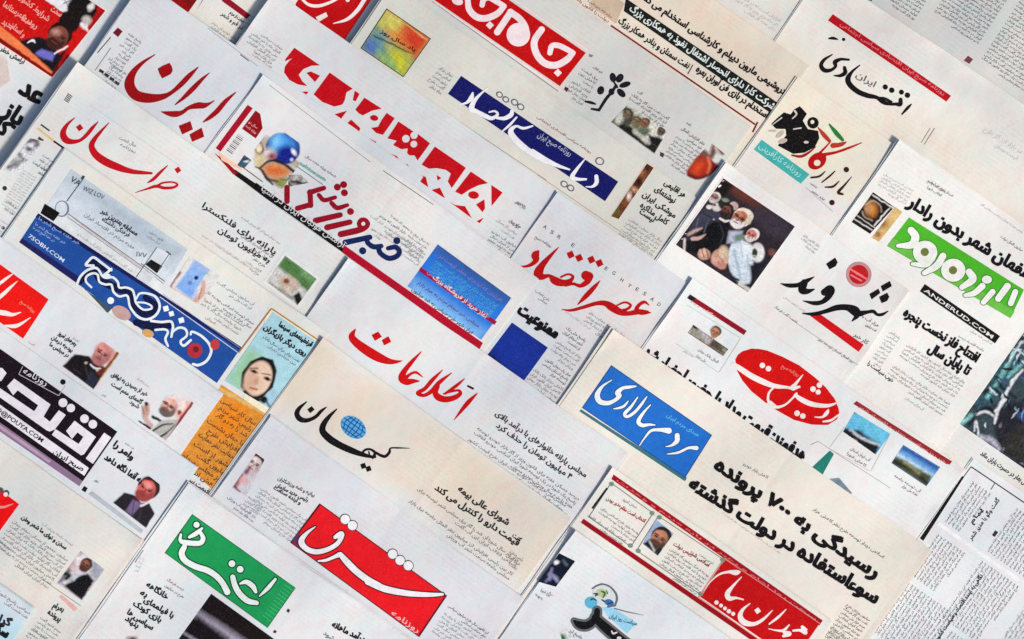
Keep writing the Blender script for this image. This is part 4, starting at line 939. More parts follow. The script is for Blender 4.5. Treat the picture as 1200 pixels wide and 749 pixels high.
photo(P, Zt.p((560, 230), (880, 455), (620, 830), (300, 600)),
      [(Zt.po((415, 350), (520, 330), (600, 420), (790, 560), (880, 680), (800, 760), (640, 800), (520, 740), (450, 640), (400, 560)), (176, 166, 152), 10), (Zt.po((700, 580), (870, 690), (800, 780), (680, 760)), (206, 206, 210), 12), ([Zt.st((740, 640, 14), (830, 700, 16)), Zt.st((720, 690, 16), (800, 750, 14)), Zt.st((780, 630, 8), (860, 690, 10))], (70, 72, 84), 6), (Zt.st((600, 740, 40), (680, 780, 40)), (124, 134, 62), 12), (Zt.el(520, 500, 60, 40, 30), (150, 60, 60), 16), (Zt.el(450, 560, 46, 60, 10), (206, 188, 140), 14), ([Zt.st((410, 600, 10), (470, 640, 20), (500, 700, 18), (560, 760, 14)), Zt.st((590, 690, 12), (660, 720, 16), (720, 700, 12))], (36, 32, 28), 6),
      (Zt.el(648, 445, 152, 138, 10), (22, 40, 120), 8), (Zt.el(650, 400, 100, 80, 20), (70, 150, 226), 40), (Zt.el(590, 380, 40, 60, 30), (120, 190, 240), 30), (Zt.el(680, 490, 76, 70), (16, 30, 130), 26), (Zt.el(745, 475, 16, 30, -30), (230, 236, 244), 10), (Zt.el(725, 540, 14, 14), (200, 210, 240), 8),
       (Zt.el(520, 490, 56, 46), (206, 200, 196), 26), (Zt.el(550, 510, 34, 24), (150, 50, 60), 16), ([Zt.st((430, 380, 20), (405, 440, 18), (440, 490, 18), (475, 450, 18), (440, 375, 16))], (110, 90, 50), 6), (Zt.el(438, 440, 24, 36), (226, 206, 180), 10), (Zt.el(440, 540, 46, 40), (206, 190, 150), 26),
       (Zt.po((470, 600), (560, 560), (700, 600), (730, 660), (600, 720), (500, 680)), (206, 140, 90), 18), (Zt.el(580, 635, 70, 26, 10), (210, 90, 30), 22), ([Zt.st((450, 610, 18), (540, 550, 22), (640, 570, 22), (740, 640, 26))], (24, 24, 26), 8), ([Zt.st((470, 640, 14), (520, 710, 20), (600, 730, 20))], (28, 26, 24), 10), (Zt.el(690, 740, 60, 30), (140, 150, 70), 26), ([Zt.st((740, 650, 14), (830, 690, 10), (800, 740, 16))], (60, 60, 70), 10)],
      (214, 214, 216), seed=19, noise=0.09, cell=0.7, fine=0.5, cut=True)
photo(P, Zt.p((310, 500), (372, 545), (310, 615), (240, 600)), [(Zt.el(330, 555, 20, 12), (210, 214, 220), 8), (Zt.st((300, 540, 14), (340, 530, 14)), (30, 40, 60), 8)], (60, 84, 104), seed=20, noise=0.2)
photo(P, Q(330, 205).p((60, 0), (170, 0), (240, 70), (60, 105)), [(Z.st((90, 60, 30), (160, 70, 30), (230, 90, 16)), (40, 44, 56), 12), (Z.st((40, 60, 30), (90, 100, 20)), (60, 66, 40), 10)], (170, 166, 160), seed=21, noise=0.25)
i = Ink(P, 'web_address'); i.quad(Zt.p((800, 560), (1030, 715), (1020, 735), (785, 580)), (140, 186, 172)); i.build()
i = Ink(P, 'headline', k=1); i.fit('خبر ورزش', Zt.p((800, 575))[0], Zt.p((1020, 730))[0], 5, (120, 150, 146), 0.03); i.fit('شماره ویژه هفته سال', Zt.p((840, 515))[0], Zt.p((1110, 700))[0], 4.2, (110, 112, 116), 0.02); i.line(Zt.p((770, 600))[0], Zt.p((1000, 760))[0], 0.9, (70, 120, 110)); i.line(Zt.p((300, 610))[0], Zt.p((470, 735))[0], 1.2, (90, 96, 92)); i.build()
i = Ink(P, 'rule'); i.line((316, 100), (434, 190), 0.6, (112, 112, 116)); i.line((449, 200), (508, 240), 0.8, (90, 90, 96)); i.build()
body(P, (Z.p((860, 250))[0], Z.p((1140, 475))[0], 1, 4.6, dict(col=(110, 112, 118), off=0.025)), (Z.p((725, 235))[0], Z.p((1100, 500))[0], 1, 5, dict(col=(80, 84, 88), off=0.03)), (Z.p((790, 340))[0], Z.p((1150, 590))[0], 2, 5, dict(col=(150, 176, 170), off=0.02)), (Z.p((800, 455))[0], Z.p((900, 520))[0], 2, 4.6, dict(col=(120, 122, 128))))
body(P, (Zb.p((20, -5))[0], Zb.p((185, 110))[0], 5, 5.2, dict(col=(118, 122, 124), off=0.02)), (B2.p((620, 300))[0], B2.p((790, 420))[0], 4, 5, dict(col=(140, 150, 150), off=0.02)))
# the blue panel
bp = B2.p((840, 380), (1180, 628), (1040, 822), (700, 574))
def along(t0, t1): return ('po', [tuple(np.array(bp[0]) * (1 - t0) + np.array(bp[3]) * t0), tuple(np.array(bp[1]) * (1 - t0) + np.array(bp[2]) * t0), tuple(np.array(bp[1]) * (1 - t1) + np.array(bp[2]) * t1), tuple(np.array(bp[0]) * (1 - t1) + np.array(bp[3]) * t1)])
photo(P, bp, [(along(-0.3, 0.12), (52, 84, 140), 60), (along(0.3, 0.75), (36, 118, 214), 60), (along(0.8, 1.4), (120, 176, 228), 60)], (40, 104, 196), name='advert', seed=61, noise=0.04, k=-1)
i = Ink(P, 'advert_print'); i.quad(B2.p((762, 485), (1113, 737), (1101, 753), (752, 503)), (150, 14, 66), 1); b = i.build()
i = Ink(P, 'lettering', b, 2)
for k, (c, o) in enumerate((((120, 110, 190), .02), ((30, 110, 214), .03), ((70, 190, 240), .03), ((60, 170, 240), .03), ((70, 186, 236), .03), ((80, 190, 240), .03), ((50, 150, 226), .02))):
    t = 0.10 + 0.065 * k
    a = np.array(bp[0]) * (1 - t) + np.array(bp[3]) * t; c2 = np.array(bp[1]) * (1 - t) + np.array(bp[2]) * t
    i.para(a * 0.93 + c2 * 0.07, a * 0.07 + c2 * 0.93, 1, 6.4, col=c, off=o, last=0.98, seed=k)
i.fit('آغاز خرید از فروشگاه بزرگ', B2.p((815, 535))[0], B2.p((1060, 722))[0], 6.5, (232, 200, 190), 0.03)
i.para(B2.p((750, 540))[0], B2.p((1040, 750))[0], 1, 6.5, col=(70, 60, 160), off=0.03, last=0.98); i.para(B2.p((725, 572))[0], B2.p((1010, 780))[0], 1, 7, col=(24, 60, 90), off=0.04, last=0.98)
i.build()

# ---- paper with the red oval masthead
P = Paper("white paper with a red oval masthead and small colour photos under red strips", 852, -198, 1241, 330, 0.0, tint=(225, 227, 229), tint2=(229, 225, 225))
Z, Zm, Zf = Q(850, 400), Q(790, 340), Q(950, 460)
ov = [Z.po((88, 160), (110, 120), (150, 88), (230, 65), (300, 68), (370, 82), (500, 135), (650, 212), (780, 312), (880, 402), (960, 505), (995, 590), (1000, 630), (980, 685), (900, 735), (760, 732), (600, 690), (480, 622), (428, 592), (480, 590), (400, 520), (360, 545), (230, 440), (150, 345), (103, 258))]
i = Ink(P, 'banner'); i.shape(ov, (204, 10, 10), 0, step=0.7); b = i.build()
lettering(P, [Z.st((70, 205, 40), (130, 240, 46), (220, 300, 50), (330, 355, 50), (430, 392, 40), (545, 405, 24), (600, 418, 30)), Z.st((612, 470, 20), (650, 500, 40), (720, 538, 44), (800, 560, 40), (900, 565, 30), (985, 540, 10)), Z.st((680, 295, 8), (620, 370, 26), (590, 410, 40), (650, 400, 20)),
              Z.st((430, 400, 16), (385, 450, 18), (375, 510, 22), (400, 560, 26), (450, 578, 26), (520, 560, 18), (580, 510, 16), (625, 460, 20))] + [Z.el(325, 212, 24), Z.el(378, 240, 24), Z.el(770, 420, 25), Z.el(826, 385, 24), Z.el(815, 446, 22), Z.el(630, 632, 25), Z.el(680, 656, 24)] +
             [Z.st((785, 665, 8), (850, 665, 18), (890, 630, 34), (905, 600, 10)), Z.st((860, 705, 16), (930, 692, 20), (1000, 640, 10))], (236, 226, 222), 1, b, name='lettering')
i = Ink(P, 'lettering', b, 1); i.fit('روزنامه صبح', Z.p((490, 225))[0], Z.p((640, 310))[0], 6, (232, 130, 120), 0.01); i.build()
i = Ink(P, 'rule'); i.quad(Zm.p((140, 38), (637, 358), (612, 396), (112, 70)), (140, 16, 34)); i.quad(Zm.p((140, 38), (190, 70), (165, 105), (112, 70)), (40, 24, 32), 0.5)
i.quad(Zf.p((405, 75), (1215, 600), (1195, 632), (375, 100)), (150, 44, 48)); i.quad(Q(1040, 470).p((0, 175), (565, 530), (540, 560), (0, 215)), (150, 40, 44), 0.4); b2 = i.build()
i = Ink(P, 'headline', b2, 2); i.fit('خبر روز سیاست جهان و اقتصاد شهر', (1006, 477), (1108, 543), 4, (206, 140, 140), 0.02); i.fit('نگاه روز', (808, 353), (838, 373), 4, (226, 180, 180), 0.02); i.build()
photo(P, Zm.p((170, 305), (475, 520), (430, 580), (120, 375)), [(Zm.st((170, 315, 26), (475, 515, 30)), (20, 18, 18), 8), (Zm.st((230, 350, 40), (330, 470, 60)), (176, 166, 170), 18), (Zm.el(360, 370, 44, 50), (176, 120, 92), 12), (Zm.el(365, 335, 40, 18), (60, 40, 32), 10), (Zm.po((330, 440), (390, 430), (450, 570), (300, 490)), (84, 74, 62), 12), (Zm.st((130, 390, 20), (420, 580, 26)), (34, 28, 28), 10)], (150, 146, 130), seed=22, noise=0.18)
photo(P, Zm.p((300, 300), (400, 290), (440, 400), (340, 450)), [face(Zm, 360, 372, 48, (186, 130, 102), (54, 36, 30))], (216, 216, 216), seed=23, noise=0.08, cut=True, k=2)
i = Ink(P, 'frame'); i.line(Zm.p((110, 130))[0], Zm.p((590, 425))[0], 0.6, (160, 190, 180)); i.line(Zm.p((580, 430))[0], Zm.p((395, 720))[0], 0.6, (170, 180, 180)); i.line(Zm.p((20, 470))[0], Zm.p((390, 725))[0], 0.6, (170, 190, 186)); i.build()
body(P, (Zm.p((105, 425))[0], Zm.p((400, 620))[0], 1, 5.4, dict(col=(110, 112, 112), off=0.03)), (Zm.p((150, 520))[0], Zm.p((290, 610))[0], 1, 5.4, dict(col=(120, 122, 122), off=0.03)), (Zm.p((30, 480))[0], Zm.p((180, 570))[0], 1, 4.4, dict(col=(170, 172, 172))))
photo(P, Zf.p((385, 170), (700, 365), (570, 545), (285, 345)), [(Zf.po((285, 300), (350, 330), (430, 330), (520, 400), (610, 450), (565, 560), (430, 470), (280, 380)), (26, 28, 32), 14), (Zf.st((350, 330, 20), (450, 400, 22), (600, 460, 22)), (196, 206, 214), 10), (Zf.po((300, 380), (400, 420), (430, 470), (360, 420)), (206, 206, 206), 8), (Zf.el(540, 300, 150, 60, 35), (110, 196, 226), 50)], (96, 180, 214), seed=24, noise=0.10)
photo(P, Q(1040, 470).p((140, 385), (462, 580), (340, 749), (35, 545)), [(Q(1040, 470).po((140, 385), (462, 580), (440, 615), (115, 420)), (36, 76, 150), 20), (Q(1040, 470).po((90, 455), (400, 650), (380, 680), (70, 480)), (200, 222, 236), 20), (Q(1040, 470).po((35, 545), (70, 480), (390, 660), (340, 749)), (72, 78, 50), 14), (Q(1040, 470).st((160, 540, 26), (270, 640, 30)), (160, 160, 120), 16), (Q(1040, 470).st((50, 530, 30), (200, 600, 20), (350, 720, 30)), (26, 28, 18), 16)], (100, 156, 210), seed=25, noise=0.12)
photo(P, Zf.p((170, 510), (205, 540), (105, 720), (15, 655)), [], (36, 124, 108), seed=26, noise=0.06)
i = Ink(P, 'frame'); i.line(Zf.p((0, 460))[0], Zf.p((65, 430))[0], 0.6, (140, 150, 150)); i.line(Zf.p((65, 430))[0], Zf.p((700, 840))[0], 0.7, (150, 156, 156)); i.line(Zf.p((300, 300))[0], Zf.p((170, 480))[0], 0.6, (180, 190, 190)); i.line(Zf.p((690, 380))[0], Zf.p((530, 690))[0], 0.6, (180, 184, 184)); i.line(Zf.p((160, 490))[0], Zf.p((520, 690))[0], 0.6, (180, 184, 184)); i.build()
body(P, (Zf.p((250, 400))[0], Zf.p((530, 580))[0], 1, 5.6, dict(col=(90, 92, 92), off=0.03)), (Zf.p((220, 435))[0], Zf.p((500, 630))[0], 1, 5.6, dict(col=(90, 92, 92), off=0.03)), (C4.p((590, 690))[0], C4.p((710, 765))[0], 2, 5.4, dict(col=(96, 96, 96), off=0.03)))
photo(P, D4.p((285, 5), (330, 0), (390, 70), (385, 78)), [(D4.el(350, 40, 60, 22, 35), (110, 130, 146), 14)], (130, 148, 158), seed=27, noise=0.1)
i = Ink(P, 'headline'); i.fit('هدفمند: قیمت مداد با حضور احضار شد', (752, 416), (940, 541), 21, BLACK, 0.05); i.build()

# ---- red calligraphy paper, left, below the biggest red title
P = Paper("paper with crimson calligraphy of long thin sweeping curves above a grey advert", 117, 7.5, 505, 560, 0.9, tint=(214, 217, 222), tint2=(220, 219, 216), bands=[(60, 110, (222, 220, 212), 30)])
Z = Q(60, 125)
lettering(P, [Z.st((208, 98, 8), (140, 160, 28), (105, 230, 52), (122, 285, 62), (175, 308, 46), (250, 298, 28), (310, 250, 32), (360, 190, 30), (412, 133, 8)), Z.di(250, 185, 27), Z.st((507, 143, 8), (440, 215, 24), (378, 290, 40), (355, 350, 52), (390, 420, 64), (470, 480, 70), (580, 530, 64), (700, 568, 44), (800, 580, 32), (882, 585, 20)),
              Z.st((1022, 518, 8), (960, 575, 24), (900, 635, 28), (848, 668, 10)), Z.di(1112, 557, 25), B1.st((626, 141, 3), (680, 124, 9), (722, 112, 15), (760, 120, 14), (802, 117, 12), (820, 104, 10), (797, 93, 8), (755, 96, 9), (728, 108, 9))], (186, 12, 28), 0)
i = Ink(P, 'subtitle'); i.fit('سال شصت', Z.p((590, 280))[0], Z.p((740, 355))[0], 6, (130, 132, 138), 0.015); i.fit('روزنامه', Z.p((600, 340))[0], Z.p((740, 410))[0], 5, (130, 132, 138), 0.015); i.line(Z.p((340, -10))[0], Z.p((1130, 520))[0], 0.5, (190, 192, 198)); i.build()
zc = Q(0, 100)
i = Ink(P, 'barcode')
for k in range(5):
    a = np.array(zc.p((595 - 8 * k, 72 + 13 * k))[0]); i.line(a, a + np.array(EU) * 6.6, 1.2, (72, 74, 80))
i.build()
i = Ink(P, 'headline'); i.fit('یارانه برای فلنکسترا', B1.p((930, 206))[0], B1.p((1270, 430))[0], 9.6, (40, 42, 46), 0.035); i.fit('به میلیون تومان', B1.p((1005, 320))[0], B1.p((1240, 470))[0], 9.6, (40, 42, 46), 0.035); i.build()
body(P, (Q(130, 230).p((520, 130))[0], Q(130, 230).p((1250, 620))[0], 1, 4.4, dict(col=(180, 180, 180))), (Q(130, 230).p((680, 250))[0], Q(130, 230).p((1300, 660))[0], 1, 4.4, dict(col=(180, 180, 180))), (B1.p((1000, 165))[0], B1.p((1300, 370))[0], 1, 4.2, dict(col=(150, 150, 152), off=0.02)),
     (B2.p((-60, 330))[0], B2.p((85, 430))[0], 2, 5.5, dict(col=(86, 88, 90), off=0.03)), (B2.p((-40, 410))[0], B2.p((50, 475))[0], 1, 5.5, dict(col=(86, 88, 90), off=0.03)), (B2.p((-40, 450))[0], B2.p((30, 500))[0], 2, 4.6, dict(col=(140, 142, 142))))
photo(P, B2.p((135, 432), (280, 540), (192, 662), (48, 552)), [(B2.po((135, 430), (285, 540), (240, 600), (100, 480)), (78, 118, 66), 16), (B2.el(240, 520, 40, 24, 35), (110, 150, 100), 20), (B2.el(150, 560, 48, 34, 20), (196, 176, 156), 16), (B2.el(140, 550, 14, 12), (120, 70, 50), 8), (B2.po((170, 620), (200, 600), (215, 640), (190, 662)), (24, 24, 24), 8), (B2.st((60, 560, 14), (170, 630, 16)), (150, 146, 140), 10)], (196, 196, 190), seed=28, noise=0.14, border=(3.0, (222, 224, 220)))
i = Ink(P, 'subheading'); i.fit('تولید آب', B2.p((330, 600))[0], B2.p((430, 665))[0], 8, (84, 86, 90), 0.03); i.fit('مقام', B2.p((300, 645))[0], B2.p((350, 680))[0], 7, (100, 102, 104), 0.02); i.build()
body(P, (B2.p((270, 660))[0], B2.p((370, 730))[0], 3, 5, dict(col=(130, 132, 132), off=0.02)))
# left column of that paper: picture, ruled box, small text
photo(P, zc.p((265, 465), (380, 490), (190, 760), (30, 749)), [(zc.st((240, 500, 30), (290, 480, 40), (330, 520, 30), (250, 560, 40)), (70, 66, 76), 18), (zc.el(270, 530, 34, 14, 30), (220, 222, 226), 10), (zc.st((170, 610, 26), (200, 660, 30), (80, 720, 40)), (90, 92, 92), 16), (zc.el(120, 670, 50, 30), (150, 150, 150), 20)], (212, 212, 216), seed=29, noise=0.18)
i = Ink(P, 'frame'); i.quad(zc.p((325, 385), (345, 375), (480, 480), (465, 500)), (214, 190, 140)); i.line(zc.p((470, 490))[0], zc.p((575, 562))[0], 2.2, (24, 22, 24)); i.line(zc.p((360, 345))[0], zc.p((435, 400))[0], 2.0, (66, 64, 66)); i.line((76, 176), (9, 272), 1.0, (92, 92, 88)); i.quad(zc.p((345, 450), (385, 480), (375, 500), (330, 470)), (80, 62, 50)); i.build()  # the long slanting line paints the shadow at the next sheet's left edge
zl = Q(0, 190)
body(P, (zc.p((390, 590))[0], zc.p((490, 660))[0], 3, 6, dict(col=(110, 110, 116), off=0.025)), (zc.p((230, 600))[0], zc.p((420, 720))[0], 1, 7, dict(col=(70, 70, 74), off=0.04)), (zl.p((210, 55))[0], zl.p((330, 130))[0], 15, 3.6, dict(col=(170, 172, 178))), (zl.p((320, 40))[0], zl.p((400, 95))[0], 1, 6, dict(col=(70, 70, 74), off=0.04)),
     (zl.p((10, 270))[0], zl.p((170, 390))[0], 1, 6, dict(col=(100, 102, 106), off=0.03)), (zl.p((0, 340))[0], zl.p((140, 440))[0], 1, 6, dict(col=(120, 122, 126), off=0.02)), (zl.p((-60, 430))[0], zl.p((80, 530))[0], 3, 6, dict(col=(170, 172, 176))))
i = Ink(P, 'bullet'); i.shape(zl.ci((42, 230, 20), (28, 578, 15)), (50, 50, 54)); i.build()

# ---- cream paper with the blue rectangle banner
P = Paper("cream paper with a bright blue banner of white calligraphy and large black headline", 810, -96, 1262, 420, -0.2, tint=(228, 220, 209), tint2=(230, 223, 215), gap=4.2)
Z = Q(675, 425)
i = Ink(P, 'banner'); i.quad([(716.5, 428), (834.5, 510), (803, 560), (682, 478)], (32, 106, 194)); i.quad(Z.p((45, 410), (975, 1010), (955, 1042), (30, 428)), (60, 110, 120), 0); i.frame([(716.5, 428), (834.5, 510), (803, 560), (682, 478)], 1.0, (30, 74, 130), 1); b = i.build()
pr = [Z.st((315, 152, 8), (230, 210, 24), (187, 285, 46), (210, 342, 46), (280, 355, 38), (345, 328, 32), (380, 290, 40), (365, 265, 44), (410, 225, 30), (470, 215, 28), (525, 208, 14)), Z.st((458, 338, 10), (420, 382, 22), (370, 400, 18), (328, 406, 8)), Z.st((542, 303, 10), (485, 385, 24), (428, 448, 30), (452, 474, 26), (515, 435, 26), (575, 365, 24), (622, 298, 10)),
      Z.st((655, 370, 10), (592, 440, 24), (548, 515, 36), (580, 550, 34), (640, 545, 24), (692, 547, 12)), Z.st((558, 728, 8), (600, 665, 14), (660, 598, 24), (740, 590, 32), (815, 598, 52)), Z.st((888, 640, 44), (885, 690, 40), (835, 728, 20), (785, 738, 6)),
      C3.st((716, 600, 4), (768, 593, 11), (815, 572, 12), (852, 572, 20))]
i = Ink(P, 'lettering', b, 2); i.shape(pr, (20, 56, 110), 0, off=0.8); i.shape(pr, (228, 234, 242), 1); i.fit('صدای مردم ایران', Z.p((790, 470))[0], Z.p((1070, 650))[0], 6, (96, 190, 222), 0.015); i.build()
i = Ink(P, 'headline'); i.fit('رسیدگی به ۷۰۰ پرونده', (836, 548), (1026, 679), 22, BLACK, 0.055); i.fit('سوءاستفاده در دولت گذشته', (806, 571), (1026, 708), 22, BLACK, 0.055); i.build()
body(P, (D4.p((0, -15))[0], D4.p((545, 360))[0], 1, 6, dict(col=(96, 90, 84), off=0.035)), (C3.p((1000, 590))[0], C3.p((1190, 700))[0], 1, 6, dict(col=(120, 114, 108), off=0.02)), (D3.p((800, 30))[0], D3.p((1250, 345))[0], 1, 3.5, dict(col=(186, 178, 170))))
sx = dict(col=(96, 90, 86), off=0.025)
body(P, (D4.p((370, 580))[0], D4.p((480, 655))[0], 10, 5.2, sx), (D4.p((300, 690))[0], D4.p((410, 770))[0], 8, 5.2, sx))

# ---- plain red calligraphy paper, centre
P = Paper("pale paper with bright red calligraphy just above the cream topped page", 508, 14, 907, 520, 0.0, tint=(214, 216, 222), tint2=(218, 217, 218))
Z = Q(400, 380)
lettering(P, [Z.st((125, 43, 8), (92, 105, 54), (130, 160, 70), (230, 235, 84), (325, 290, 80), (415, 325, 54), (480, 330, 30), (532, 322, 8)), Z.po((265, 95), (325, 65), (357, 110), (295, 147)), Z.po((355, 140), (415, 105), (438, 155), (375, 187)),
              Z.st((702, 242, 8), (620, 330, 34), (552, 415, 48), (535, 475, 70), (575, 505, 60), (630, 500, 38), (682, 500, 12)), Z.st((575, 462, 30), (618, 432, 22), (660, 425, 24), (712, 462, 10)), Z.st((888, 403, 8), (800, 490, 34), (735, 565, 34), (672, 605, 36), (725, 625, 30), (790, 590, 36), (862, 510, 36), (968, 428, 8)),
              Z.st((845, 545, 40), (825, 600, 48), (850, 640, 60), (910, 660, 54), (985, 648, 46), (1042, 612, 36), (1030, 582, 22), (960, 592, 20), (900, 612, 16)), Z.st((1082, 478, 8), (1010, 540, 28), (915, 608, 22)), Z.st((1192, 608, 10), (1120, 680, 38), (1065, 745, 32), (990, 840, 6))], (194, 8, 14), 0)
lettering(P, [Z.st((1112, 543, 18), (1155, 565, 20))], (50, 14, 20), 0, name='dot')
i = Ink(P, 'headline'); i.fit('مجلس یارانه خانوارهای با درآمد بالای', (580, 486), (686, 560), 9, (52, 52, 58), 0.035); i.fit('۴ میلیون تومان را حذف کرد', (581, 500), (668, 562), 9, (52, 52, 58), 0.035); i.build()
body(P, (C2.p((1030, 470))[0], C2.p((1500, 800))[0], 3, 6.2, dict(col=(92, 94, 100), off=0.02)), (C2.p((990, 520))[0], C2.p((1440, 830))[0], 2, 6.2, dict(col=(104, 106, 112), off=0.02)))

# ---- morning weekly with the blue strip and woman's portrait, left
P = Paper("paper with a blue strip of outlined letters and a woman's portrait over orange", 163, 99.5, 540, 620, 0.0, tint=(217, 219, 221), tint2=(222, 221, 214), bands=[(0, 16, (222, 221, 210), 6)])
Z, Z2, zl, zr = Q(85, 290), Q(130, 340), Q(0, 190), Q(130, 230)
ad = B1.p((330, 33), (868, 402), (745, 615), (190, 240))
photo(P, ad, [(B1.po((330, 33), (868, 402), (800, 490), (300, 90)), (176, 190, 200), 60), (B1.po((190, 240), (300, 250), (760, 560), (745, 615)), (222, 224, 222), 60)], (202, 212, 220), name='advert', seed=35, noise=0.02)
i = Ink(P, 'advert_print', None, 2)
i.fit('VA', zl.p((612, 165))[0], zl.p((690, 215))[0], 10, (70, 74, 80), 0.0, arabic=False); i.fit('WIZ LOV', zl.p((722, 245))[0], zl.p((905, 330))[0], 8, (90, 94, 100), 0.0, arabic=False)
i.line(zl.p((745, 125))[0], zl.p((585, 345))[0], 1.2, (84, 90, 96)); i.line(zl.p((735, 120))[0], zl.p((715, 150))[0], 2.4, (60, 62, 66))
i.shape([zl.el(545, 410, 62, 72)], (120, 126, 134), 0); i.shape([zl.el(540, 408, 50, 62)], (206, 212, 220), 1)
i.line(zl.p((600, 455))[0], zr.p((280, 620))[0], 1.0, (110, 110, 112)); i.line(zl.p((590, 480))[0], zr.p((262, 640))[0], 0.8, (130, 130, 130)); i.line(zl.p((640, 490))[0], zr.p((270, 632))[0], 1.2, (190, 170, 170))
i.line(Z.p((600, 140))[0], Z.p((810, 300))[0], 1.2, (100, 104, 108)); i.line(Z.p((560, 130))[0], Z.p((800, 320))[0], 0.8, (130, 130, 130))
i.shape([Z.po((745, 0), (860, 60), (760, 230), (650, 110))], (208, 214, 220), 0); i.quad(Z.p((690, 105), (790, 165), (740, 228), (640, 150)), (22, 20, 24), 1); i.line(Z.p((855, 50))[0], Z.p((750, 205))[0], 0.9, (90, 94, 98), 2); i.line(Z.p((740, 0))[0], Z.p((560, 260))[0], 0.9, (100, 104, 108), 2); i.line(Z.p((825, 35))[0], Z.p((865, 65))[0], 1.6, (60, 62, 66), 2)
i.shape([Z.po((610, 190), (720, 250), (660, 330), (560, 270))], (206, 210, 214), 0.5)
i.fit('مسابقه بهترین خبر', zl.p((885, 440))[0], zr.p((225, 350))[0], 8, (40, 42, 46), 0.04); i.fit('فرهنگی دانشگاه', zl.p((890, 510))[0], zr.p((155, 360))[0], 7, (66, 68, 72), 0.03)
i.para(zl.p((750, 430))[0], zr.p((225, 440))[0], 1, 7, col=(110, 112, 116), off=0.02, last=0.98); i.para(zr.p((345, 295))[0], zr.p((470, 380))[0], 1, 4.5, col=(110, 112, 116), last=0.98); i.para(zr.p((325, 330))[0], zr.p((440, 405))[0], 1, 4.5, col=(130, 132, 136), last=0.98)
i.fit('۱۷۷', zr.p((215, 525))[0], zr.p((310, 545))[0], 8, (90, 92, 96), 0.01)
i.para(zl.p((640, 575))[0], Z.p((540, 195))[0], 1, 5.5, col=(176, 170, 166), off=0.02, last=0.9); i.build()
i = Ink(P, 'panel', None, 5); i.quad(B1.p((208, 193), (277, 235), (247, 274), (188, 237)), (16, 15, 17)); i.build()
st4 = [(45, 250), (283, 407), (254, 449), (22.5, 284)]
i = Ink(P, 'banner'); i.quad(st4, (30, 76, 152)); i.quad([(45, 250), (283, 407), (281, 410), (42, 254)], (20, 26, 80), 0.6); i.quad([(26, 279), (95, 326), (92, 333), (22.5, 284)], (30, 30, 90), 0.6); i.quad([(100, 340), (132, 361), (126, 367), (94, 333)], (60, 80, 100), 0.6); b = i.build()
ol = [Z.st((38, 325, 22), (70, 255, 22), (130, 200, 22), (200, 180, 22), (235, 205, 20), (262, 252, 20), (300, 268, 20), (350, 262, 20), (395, 300, 20), (412, 352, 20), (470, 352, 20), (525, 375, 20), (545, 430, 20), (560, 490, 20), (620, 545, 18), (690, 538, 18), (690, 512, 16), (640, 488, 16), (575, 482, 16)),
      Z.st((165, 350, 18), (118, 300, 18), (125, 255, 20), (175, 228, 20), (220, 240, 20), (235, 300, 20), (285, 325, 20), (340, 328, 20), (360, 390, 20), (410, 430, 20), (480, 425, 20), (505, 520, 20), (570, 605, 22), (650, 632, 22), (730, 595, 22), (765, 520, 22), (735, 440, 22), (660, 405, 20), (590, 405, 18), (560, 450, 16)),
      Z.st((320, 245, 24), (275, 245, 22), (300, 225, 22), (340, 190, 22)), Z.st((340, 200, 22), (260, 140, 22), (185, 88, 22), (140, 120, 22), (120, 155, 24), (185, 160, 20)),
      Z.st((690, 645, 22), (780, 655, 22), (860, 650, 22), (882, 690, 22), (870, 760, 20)), Z2.st((530, 410, 20), (545, 365, 20), (600, 330, 22), (655, 345, 22), (665, 400, 20), (612, 450, 20), (640, 488, 22), (700, 440, 22)), Z2.st((700, 390, 18), (712, 365, 20), (790, 400, 22), (860, 470, 24), (880, 540, 24), (840, 620, 24), (770, 658, 24), (720, 650, 22)),
      Z2.st((390, 350, 20), (470, 345, 20), (500, 370, 20), (478, 430, 22), (500, 490, 20))]
dk = [Z.st((60, 300, 60), (180, 205, 60), (250, 285, 70), (370, 350, 70), (500, 400, 70), (530, 500, 60), (650, 590, 70), (730, 520, 60), (640, 440, 50)), Z.st((160, 120, 60), (320, 200, 60)), Z.st((560, 660, 60), (700, 690, 80), (870, 680, 60))]
i = Ink(P, 'lettering', b, 2); i.shape(dk, (12, 22, 62), 0); i.shape(ol, (226, 232, 244), 1)
i.shape([Z.di(820, 537, 26, 30), Z.di(868, 582, 24, 30), Z.di(955, 640, 26, 30), Z.el(335, 467, 30)], (232, 236, 244), 1)
for k, (a, c) in enumerate((((175, 262), (365, 382)), ((160, 288), (300, 380)), ((150, 305), (250, 370)))): i.fit('خبر هفته صبح شهر ما', B1.p(a)[0], B1.p(c)[0], 5, (150, 176, 226), 0.02)
i.fit('7SOBH.COM', B1.p((128, 345))[0], B1.p((292, 465))[0], 6.4, (214, 224, 244), 0.012, arabic=False)
i.line(Z2.p((430, 60))[0], Z2.p((1110, 545))[0], 0.9, (206, 210, 232), 0.5); i.line(Z2.p((455, 35))[0], Z2.p((1135, 510))[0], 0.6, (150, 150, 190), 0.5); i.build()
i = Ink(P, 'spot', None, 3); i.shape([Z2.el(735, 530, 66, 66)], (176, 46, 56), 2); i.shape([Z2.el(745, 520, 26, 26)], (110, 26, 36), 3); i.shape([Z2.el(912, 478, 40, 46)], (190, 60, 60), 2); i.shape([Z.el(430, 575, 88, 56, 30)], (190, 156, 152), 0); i.shape([Z2.el(325, 380, 52, 34, 20)], (206, 160, 96), 0); i.build()
